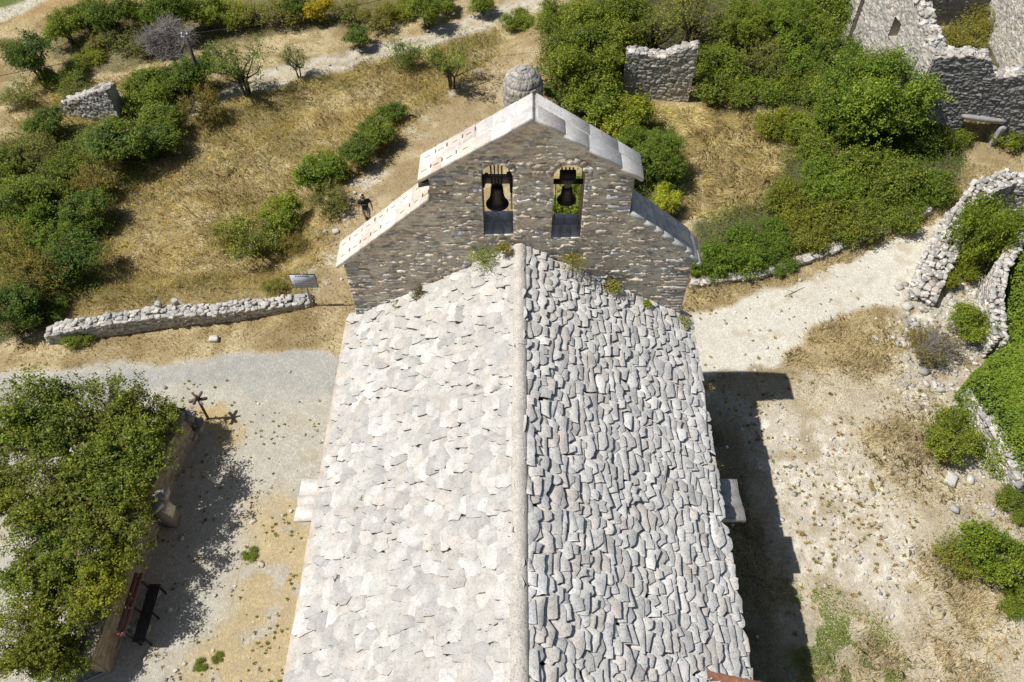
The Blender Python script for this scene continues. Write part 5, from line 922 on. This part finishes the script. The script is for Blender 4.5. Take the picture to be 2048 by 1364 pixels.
# ------------------------------------------------------------ trees and shrubs
G1 = 'shrubs at the top of the picture beyond the meadow'; G2 = 'bushes crowding the left edge of the meadow'; G3 = 'bushes along the old terrace edge'; G4 = 'trees and bushes behind the bell gable'; G5 = 'bushes in front of the ruined house'; G6 = 'brambles along the gravel road'; G7 = 'spreading trees behind the tan wall'
W1 = (1, 1, 1); YL = (1.25, 1.1, 0.8); DK = (0.75, 0.85, 0.9); BN = (1.15, 0.88, 0.8); LT = (1.2, 1.15, 1.0)
T_ = 'tree'; S2 = 'shrub'
PL = [
 (62, 112, 46, 'round_c', 'dark green rounded tree standing alone at the far left of the dry field', T_, G1, (0.8, 0.9, 1.1), 1.25), (128, 150, 44, 'wide_b', 'bright green low bush right beside the lone dark tree', S2, G1, W1, 0.9),
 (150, 180, 34, 'olive', 'olive green flat bush below the bright bush by the lone dark tree', S2, G1, W1, 0.8), (40, 185, 42, 'olive', 'grey green straggly bush below the lone dark tree', S2, G1, (1.1, 1.1, 1.2), 0.8), (10, 92, 22, 'olive', 'yellowish bush cut by the left edge above the straggly bush', S2, G1, W1, 1),
 (128, 52, 38, 'round_a', 'green tree at the left end of the top row', T_, G1, LT, 1.2), (170, 32, 36, 'round_a', 'green tree second from the left of the top row', T_, G1, W1, 1.2), (222, 32, 42, 'round_c', 'dark green tree third from the left of the top row', T_, G1, W1, 1.2),
 (285, 28, 36, 'round_b', 'light green tree in the middle left of the top row', T_, G1, W1, 1.3), (335, 22, 46, 'round_c', 'dense dark tree behind the bare grey tree', T_, G1, W1, 1.3), (245, 72, 44, 'olive', 'dull olive scrub below the left top row', S2, G1, (1, 1, 1.2), .8), (190, 80, 36, 'olive', 'pale dry scrub under the left top row', S2, G1, (1.4, 1.2, 1.5), .7), (178, 112, 30, 'wide_b', 'small yellow green bush in the dry grass between lone dark tree and bare grey tree', S2, G1, YL, 0.8),
 (295, 92, 34, 'olive', 'olive bush left against the bare grey tree', S2, G1, W1, 0.9), (405, 25, 42, 'round_b', 'bright green bush right of the dense dark tree at the top', S2, G1, W1, 1.1), (455, 30, 44, 'wide_b', 'bright yellow green wide bush in the top row', S2, G1, YL, 1.1), (510, 28, 42, 'olive', 'grey olive bush in the top row right of the bright wide bush', S2, G1, LT, 0.9), (560, 22, 46, 'olive', 'pale olive scrub in the middle of the top row', S2, G1, YL, 0.8),
 (590, 8, 32, 'round_c', 'small dark tree at the very top centre left', T_, G1, W1, 1), (636, 18, 30, 'round_b', 'yellow leaved bush in the top row', S2, G1, (2.4, 1.5, 0.6), 1.1), (690, 20, 34, 'olive', 'dry olive bush right of the yellow leaved one', S2, G1, LT, .9), (750, 32, 38, 'olive', 'loose olive green bush above the white track', S2, G1, YL, 1), (800, 18, 34, 'wide_b', 'light bush between olive bush and the track', S2, G1, YL, 0.9), (850, 18, 36, 'round_a', 'fresh green round tree directly above the track', T_, G1, W1, 1.2), (893, 8, 24, 'round_b', 'light green bush at the top edge right of the round tree', S2, G1, W1, 1), (965, 6, 26, 'round_a', 'green bush at the top edge where the track leaves', S2, G1, W1, 1), (1036, 40, 34, 'wide_b', 'green bush right of the track near the top edge', S2, G1, W1, 1),
 (715, 72, 28, 'round_c', 'small round green bush alone below the cable', S2, G1, W1, 0.9), (810, 106, 38, 'olive', 'dense round olive green bush beside the track', S2, G1, (0.85, 1.0, 0.8), 1.1), (900, 120, 54, 'open', 'airy green tree with visible trunk right of the track', T_, G1, (1.1, 1.25, 1), 1.1), (590, 118, 30, 'open', 'sparse thin sapling growing at the edge of the track', T_, G1, (1.1, 1.1, 1.4), 1.3),
 (478, 128, 62, 'open', 'open crowned tree with dark trunk next to the utility pole', T_, G1, (0.9, 1.05, .9), 1.1), (395, 145, 44, 'round_c', 'green bush at the foot of the utility pole', S2, G1, W1, 1.1), (340, 160, 38, 'round_a', 'dark green bush below the bare grey tree', S2, G1, DK, 1), (286, 168, 40, 'round_a', 'green bush left of the pole above the sloping wall', S2, G1, W1, 1.1),
 (400, 212, 44, 'olive', 'brownish bush standing in the track curve', S2, G1, BN, 1.2),
 (92, 245, 38, 'round_a', 'dark bush left of the sloping white wall', S2, G2, DK, 1), (240, 250, 36, 'wide_b', 'yellow green bush covering the right foot of the sloping white wall', S2, G2, YL, 1.1), (292, 200, 44, 'round_b', 'bright bush right behind the sloping white wall', S2, G2, W1, 1.1), (320, 238, 44, 'round_a', 'dark green bush right of the sloping white wall', S2, G2, W1, .9), (240, 290, 62, 'round_c', 'big dark green bush below the sloping white wall', S2, G2, W1, 0.9), (310, 280, 46, 'round_c', 'dark bush at the right tip of the left thicket', S2, G2, W1, 0.8), (160, 310, 50, 'wide', 'leafy bush under the left foot of the sloping wall', S2, G2, W1, 1), (60, 310, 54, 'olive', 'grey olive bush high on the left thicket', S2, G2, W1, 1), (10, 330, 46, 'round_a', 'green bush cut by the left edge, highest of the thicket', S2, G2, W1, 1), (200, 350, 54, 'olive', 'reddish olive bush in the middle of the left thicket', S2, G2, BN, 1), (110, 370, 60, 'wide', 'mid green bush in the middle of the left thicket', S2, G2, W1, 1.1), (30, 400, 58, 'round_a', 'dark bush at the left edge, middle of the thicket', S2, G2, W1, 1), (170, 420, 46, 'round_c', 'dark bush bordering the dry meadow, lower of the thicket', S2, G2, W1, 0.9), (100, 460, 66, 'wide_b', 'large bright green bush in the lower left thicket', S2, G2, (.85, .95, .9), 1.1), (20, 490, 56, 'olive', 'yellowish olive bush at the left edge of the lower thicket', S2, G2, YL, 1), (145, 520, 60, 'round_c', 'big dark bush at the lower right of the thicket', S2, G2, DK, 0.9), (60, 555, 62, 'olive', 'brown tipped bush low in the left thicket', S2, G2, BN, 1.1), (20, 620, 58, 'round_c', 'dark bush lowest at the left edge', S2, G2, (0.7, 0.8, 0.8), 0.9), (90, 620, 44, 'wide', 'dark low bush just above the left end of the low wall', S2, G2, DK, 0.8),
 (155, 672, 30, 'wide_b', 'small bright bush growing in front of the low drystone wall', S2, G2, W1, 0.9),
 (785, 226, 28, 'round_a', 'upper small bush of the diagonal pair on the terrace', S2, G3, DK, 1), (752, 262, 40, 'round_a', 'dark bush in the middle of the diagonal on the terrace', S2, G3, W1, 0.9), (716, 300, 38, 'round_c', 'dark bush at the lower end of the diagonal on the terrace', S2, G3, W1, 0.9), (640, 345, 50, 'round_b', 'round bright green bush up left of the walking person', S2, G3, (.8, .9, .85), 1), (655, 400, 42, 'olive', 'brown grey bush under the round bright green one', S2, G3, (1, 0.95, 1.1), 0.9), (565, 432, 46, 'round_b', 'light green bush left of the brown grey one', S2, G3, LT, 1.1), (500, 478, 66, 'olive', 'large olive green bush in the meadow above the low wall', S2, G3, (1.15, 1.2, .9), 1.1), (455, 470, 40, 'olive', 'smaller olive bush at the left side of the large one', S2, G3, YL, 1), (590, 490, 30, 'olive', 'dull bush at the right side of the large olive bush', S2, G3, BN, 0.9), (545, 575, 26, 'olive', 'low yellow green bush behind the low wall near the warning sign', S2, G3, YL, 0.7),
 (1120, 40, 52, 'big_a', 'dark green tree furthest left of the wood behind the gable', T_, G4, W1, 0.9), (1160, 120, 72, 'big_a', 'large dark green tree left of the square wall piece', T_, G4, (1.05, 1.0, .9), 1), (1215, 50, 76, 'big_a', 'large tree above the square wall piece, left', T_, G4, (1.1, 1.05, .9), 1), (1310, 45, 64, 'open', 'lighter thin branched tree straight above the square wall piece', T_, G4, LT, 1.1), (1390, 30, 60, 'open', 'grey olive tree above the square wall piece, right', T_, G4, (1.1, 1, 1.1), 1), (1130, 190, 44, 'round_c', 'dark bush just right of the round stone hut', S2, G4, W1, 0.9), (1195, 205, 58, 'round_b', 'bright bush directly behind the right coping of the gable', S2, G4, (.9, .9, .9), 1), (1250, 240, 54, 'round_b', 'yellowish bush behind the middle of the right coping', S2, G4, YL, 0.9), (1295, 300, 62, 'big_b', 'tall green tree behind the right end of the coping', T_, G4, (.8, .85, .8), .9), (1325, 345, 38, 'round_c', 'dark side of the trees next to the flattened grass', S2, G4, W1, 1), (1330, 400, 30, 'round_b', 'small yellow green bush by the right shoulder of the gable', S2, G4, (1.8, 1.5, 1.2), 1.2), (1160, 420, 70, 'wide_b', 'low bright bush seen through the right bell arch', S2, G4, W1, 1.3), (1235, 335, 44, 'round_c', 'bush hidden close behind the bell gable', S2, G4, W1, 1.0),
 (1480, 50, 56, 'big_b', 'bright green tree at the top, left of the ruined house', T_, G5, (1.0, .95, .85), 1), (1560, 30, 56, 'big_b', 'green tree at the top edge nearest the ruined house', T_, G5, (.9, .95, .9), 0.9), (1640, 40, 66, 'wide_b', 'green bramble heap beside the ruined house, upper', S2, G5, W1, 1.3), (1430, 120, 44, 'round_a', 'bush touching the right edge of the square wall piece', S2, G5, W1, 1), (1440, 170, 56, 'wide', 'leafy bush below right of the square wall piece', S2, G5, W1, 1), (1520, 120, 52, 'olive', 'dull olive bush between the two green masses', S2, G5, W1, 1), (1600, 110, 62, 'wide_b', 'green bramble heap left of the ruined house, middle', S2, G5, (.85, .95, .9), 1.1), (1600, 170, 52, 'wide', 'bramble heap bordering the flattened grass', S2, G5, W1, 1), (1680, 120, 50, 'round_c', 'dark bush at the corner of the ruined house', S2, G5, W1, 1), (1762, 190, 92, 'big_a', 'largest dense round tree in front of the ruined house', T_, G5, (1.05, 1.15, 1), 1), (1690, 230, 60, 'big_b', 'lighter green tree on the left of the largest round tree', T_, G5, (.8, .85, .8), .8), (1640, 270, 56, 'wide_b', 'green bush below the lighter tree', S2, G5, W1, 1), (1820, 270, 52, 'wide', 'low leafy bush under the dark corner of the ruin', S2, G5, DK, 1), (1900, 270, 36, 'wide', 'bush in front of the doorway of the ruined house, left', S2, G5, W1, 1), (2035, 270, 44, 'wide', 'bush in front of the doorway of the ruined house, right', S2, G5, W1, 1), (1930, 75, 48, 'olive', 'olive bramble filling the inside of the ruined house', S2, G5, YL, 1), (1975, 40, 36, 'olive', 'olive bramble climbing the inner wall of the ruined house', S2, G5, YL, 1),
 (1500, 185, 44, 'wide_b', 'small green bush at the upper edge of the flattened grass', S2, G5, W1, 1), (1560, 250, 46, 'wide', 'green bush at the right edge of the flattened grass', S2, G5, YL, 1), (1680, 180, 46, 'round_b', 'pointed bush between the bramble heap and the largest tree', S2, G5, W1, 1),
 (1750, 330, 72, 'wide', 'broad bramble below the largest round tree', S2, G6, W1, 1.1), (1660, 345, 62, 'wide_b', 'light green bramble left of the broad bramble', S2, G6, (.9, 1, .9), 1), (1590, 375, 52, 'wide', 'bramble with reddish patches beside the flattened grass', S2, G6, (1.1, .95, .9), 1), (1840, 345, 60, 'wide', 'dark bramble at the right end of the hedge', S2, G6, DK, 1), (1690, 415, 60, 'wide', 'bramble in the middle of the roadside hedge', S2, G6, (1.05, .95, 1), 1), (1790, 400, 52, 'wide', 'bramble above the bend of the gravel road', S2, G6, W1, 1), (1610, 440, 50, 'wide', 'bramble with dry tangled stems in the roadside hedge', S2, G6, (1.2, 1, 1.1), 0.9), (1530, 450, 46, 'wide_b', 'dark ivy like bush in the roadside hedge', S2, G6, (.7, .85, .8), 1), (1470, 480, 54, 'wide_b', 'dense dark green bush at the left end of the roadside hedge', S2, G6, (.75, .9, .8), 1.1), (1415, 500, 40, 'wide_b', 'dense dark bush right against the gable shoulder', S2, G6, (.7, .85, .8), 1.1), (1555, 500, 34, 'wide', 'low dark bush overhanging the road verge', S2, G6, DK, .8),
 (1870, 690, 48, 'olive', 'grey brown twiggy bush on the fallen rubble', S2, None, (1.2, .9, 1.4), 0.9), (1950, 650, 42, 'round_b', 'bright green ivy clump between the two white walls', S2, None, (1, 1, 1), 1.1), (1962, 468, 60, 'wide_b', 'bright ivy hanging behind the tall curved wall, upper', S2, None, (1, 1, .9), 2.6), (1908, 545, 34, 'wide_b', 'yellow green ivy on the end of the tall curved wall', S2, None, YL, 1.4), (2035, 455, 50, 'wide', 'dark ivy at the right edge behind the tall curved wall', S2, None, DK, 1.3),
 (1900, 872, 52, 'round_b', 'round bush with yellow sprays left of the low wall by the ivy mound', S2, None, (.9, .85, .9), 0.9), (1990, 1105, 60, 'round_b', 'large bright bush at the lower right edge', S2, None, (.85, .9, .8), 1.2), (1925, 1110, 46, 'olive', 'airy olive bush on the left side of the large bright bush', S2, None, LT, 1), (2045, 1200, 40, 'wide_b', 'bright bush cut by the right edge below the large one', S2, None, W1, 1), (2040, 1010, 40, 'wide', 'green bush between the ivy mound and the large bright bush', S2, None, W1, .9),
 (500, 1108, 14, 'wide_b', 'tiny green shrub on the edge of the short grass left of the chapel', S2, None, W1, .7), (400, 1330, 12, 'wide_b', 'tiny green shrub at the bottom of the gravel lane', S2, None, W1, .7), (435, 1315, 11, 'wide', 'low weed right of the tiny green shrub at the bottom', S2, None, W1, .5),
 (85, 850, 108, 'near_a', 'spreading tree at the upper left of the near group', T_, G7, W1, 1), (215, 830, 95, 'near_b', 'spreading tree at the top of the near group over the lane', T_, G7, W1, 1), (300, 850, 66, 'near_a', 'slender tree at the right tip of the near group', T_, G7, LT, 1), (240, 940, 104, 'near_a', 'tree leaning over the far half of the tan wall', T_, G7, W1, 1), (110, 980, 104, 'near_b', 'tree with bare twigs in the middle of the near group', T_, G7, W1, 1), (230, 1050, 98, 'near_b', 'tree leaning over the middle of the tan wall', T_, G7, W1, 1), (95, 1120, 96, 'near_a', 'tree in the lower middle of the near group', T_, G7, W1, 1), (160, 1180, 92, 'near_a', 'yellow green tree leaning over the bench', T_, G7, YL, 1), (60, 1270, 90, 'near_b', 'tree in the bottom left corner', T_, G7, W1, 1), (120, 1310, 66, 'near_a', 'low tree just above the metal gate', T_, G7, W1, 0.9), (-30, 980, 90, 'near_b', 'tree cut by the left edge of the near group', T_, G7, W1, 1)]
for (px, py, rp, key, lab, cat, grp, tint, sq) in PL: plant(px, py+(24 if grp == G6 else 0), rp*(1.0 if grp == G7 else 1.08 if grp in (G1, G2, G3) else 1.2), key, lab, cat, grp, tint, sq)
# the bare grey tree
r = np.random.default_rng(99); x, y, z = gp(345, 95, 1.4); L = np.array([(math.cos(a)*q*1.2, math.sin(a)*q*1.2, 1.5+0.8*h_, 0.6) for a, q, h_ in zip(r.uniform(0, 6.28, 22), r.uniform(0.2, 1, 22), r.uniform(-0.8, 1, 22))])
root = empty('bare_tree', (x, y, z), 'bare grey leafless tree left of the utility pole', 'tree'); sm = limbs(L, 1.5, 7, 0.05, 50, 1.4, 0.22); o = sm.build('trunk', M['twig']); o.parent = root; root.scale = (1.3, 1.3, 1.2)
x, y, z = gp(1868, 705, 0.5); root = empty('bare_shrub', (x, y, z), 'bare grey twigs sprawling over the white rubble', 'shrub'); o = limbs(L*np.array((0.75, 0.75, 0.55, 1)), 1.2, 9, 0.03, 14, 0.5).build('twigs', M['twig']); o.parent = root

# ivy covered building on the right
def ivy(name, poly, h, label, n, seed, loc):
    P = np.array(poly); r = np.random.default_rng(seed); x = r.uniform(P[:, 0].min(), P[:, 0].max(), n*2); y = r.uniform(P[:, 1].min(), P[:, 1].max(), n*2); Q_ = np.stack([x+0.5*(fbm(x, y, 1.2, 5, 3)-0.5), y+0.5*(fbm(x, y, 1.2, 6, 3)-0.5)], 1); d = sdf(Q_, P); k = d > 0; x, y, d = x[k][:n], y[k][:n], d[k][:n]; n = len(x)
    top = h*(1-np.clip(1-d/0.7, 0, 1)**2.2)+0.30*(fbm(x, y, 0.9, seed, 4)-0.5)+0.16*(fbm(x, y, 0.3, seed+1, 3)-0.5); side = d < 0.75; z = np.where(side & (r.uniform(0, 1, n) < 0.5), top*r.uniform(0.05, 1, n), top+r.normal(0, 0.03, n))
    c = lerp((0.105, 0.180, 0.018), (0.245, 0.330, 0.032), np.clip(fbm(x, y, 0.8, seed+3, 3)*1.4-0.2+r.normal(0, 0.2, n), 0, 1)); c[r.uniform(0, 1, n) < 0.01] = (0.4, 0.36, 0.04)
    V, Fq = leaf_quads(np.stack([x, y, z], 1), 0.072, r, up=0.7, asp=0.9); b = MB(); b.add(V, Fq, np.repeat(c, 4, 0))
    # woody mass and masonry the ivy grows on
    gxx, gyy = np.meshgrid(np.arange(P[:, 0].min(), P[:, 0].max(), 0.15), np.arange(P[:, 1].min(), P[:, 1].max(), 0.15), indexing='ij'); xx, yy = gxx.ravel(), gyy.ravel(); dd = sdf(np.stack([xx, yy], 1), P)
    zt = np.where(dd > 0.18, h*(1-np.clip(1-(dd-0.15)/0.7, 0, 1)**2.2)-0.14, -0.2); ix = np.arange(len(xx)).reshape(gxx.shape); b.add(np.stack([xx, yy, zt], 1), np.stack([ix[:-1, :-1], ix[1:, :-1], ix[1:, 1:], ix[:-1, 1:]], -1).reshape(-1, 4), (0.035, 0.045, 0.015))
    return tag(b.build(name, M['leaf'], loc=loc), label, 'ivy')
hI = 1.7
def pI(px, py): return onz(px, py, 0.7)
ivy('ivy_mound', [pI(*p) for p in ((2060, 465), (2020, 505), (2000, 560), (1995, 640), (1990, 690), (1938, 740), (1918, 775), (1930, 815), (1955, 850), (1975, 890), (2000, 930), (2060, 965), (2250, 940), (2250, 500))], hI, 'broad bright green ivy mound covering a low roof at the right edge', 100000, 800, (19, 1, 0))
# leafy ground cover
def cover(name, n, box, key, h, cols, seed, label, size=0.06, thr=0.0):
    r = np.random.default_rng(seed); x = r.uniform(box[0], box[1], n); y = r.uniform(box[2], box[3], n); z = zones(x, y); k = (r.uniform(0, 1, n) < z[key]) & (fbm(x, y, 0.7, seed+9, 3) > thr); x, y = x[k], y[k]; n = len(x)
    hh = h*(0.25+1.1*fbm(x, y, 1.3, seed, 4))*r.uniform(0.35, 1, n); t = np.clip(fbm(x, y, 0.8, seed+2, 3)+r.normal(0, 0.2, n), 0, 1); c = lerp(cols[0], cols[1], t)
    V, Fq = leaf_quads(np.stack([x, y, terr(x, y)+hh], 1), size, r, up=0.5); b = MB(); b.add(V, Fq, np.repeat(c, 4, 0)); return tag(b.build(name, M['leaf']), label, 'ground cover', kind='stuff')
cover('undergrowth', 330000, (2, 27, 3, 33), 'under', 1.0, DG[:1]+((0.25, 0.30, 0.035),), 901, 'tangled green brambles filling the ground between the ruins and the road')
cover('thicket_floor', 130000, (-30, -11, 2, 22), 'left', 0.6, DG[:1]+((0.28, 0.32, 0.04),), 902, 'low green growth under the bushes at the left edge of the meadow')
cover('scrub', 60000, (-30, 8, 20, 33), 'top', 0.35, OL, 903, 'low olive scrub between the bushes at the top')
cover('green_weeds', 230000, (5.5, 15, -12, -1), 'weeds', 0.16, ((0.13, 0.21, 0.03), (0.28, 0.36, 0.05)), 904, 'low green weeds on the dry ground at the lower right', 0.04, 0.42)
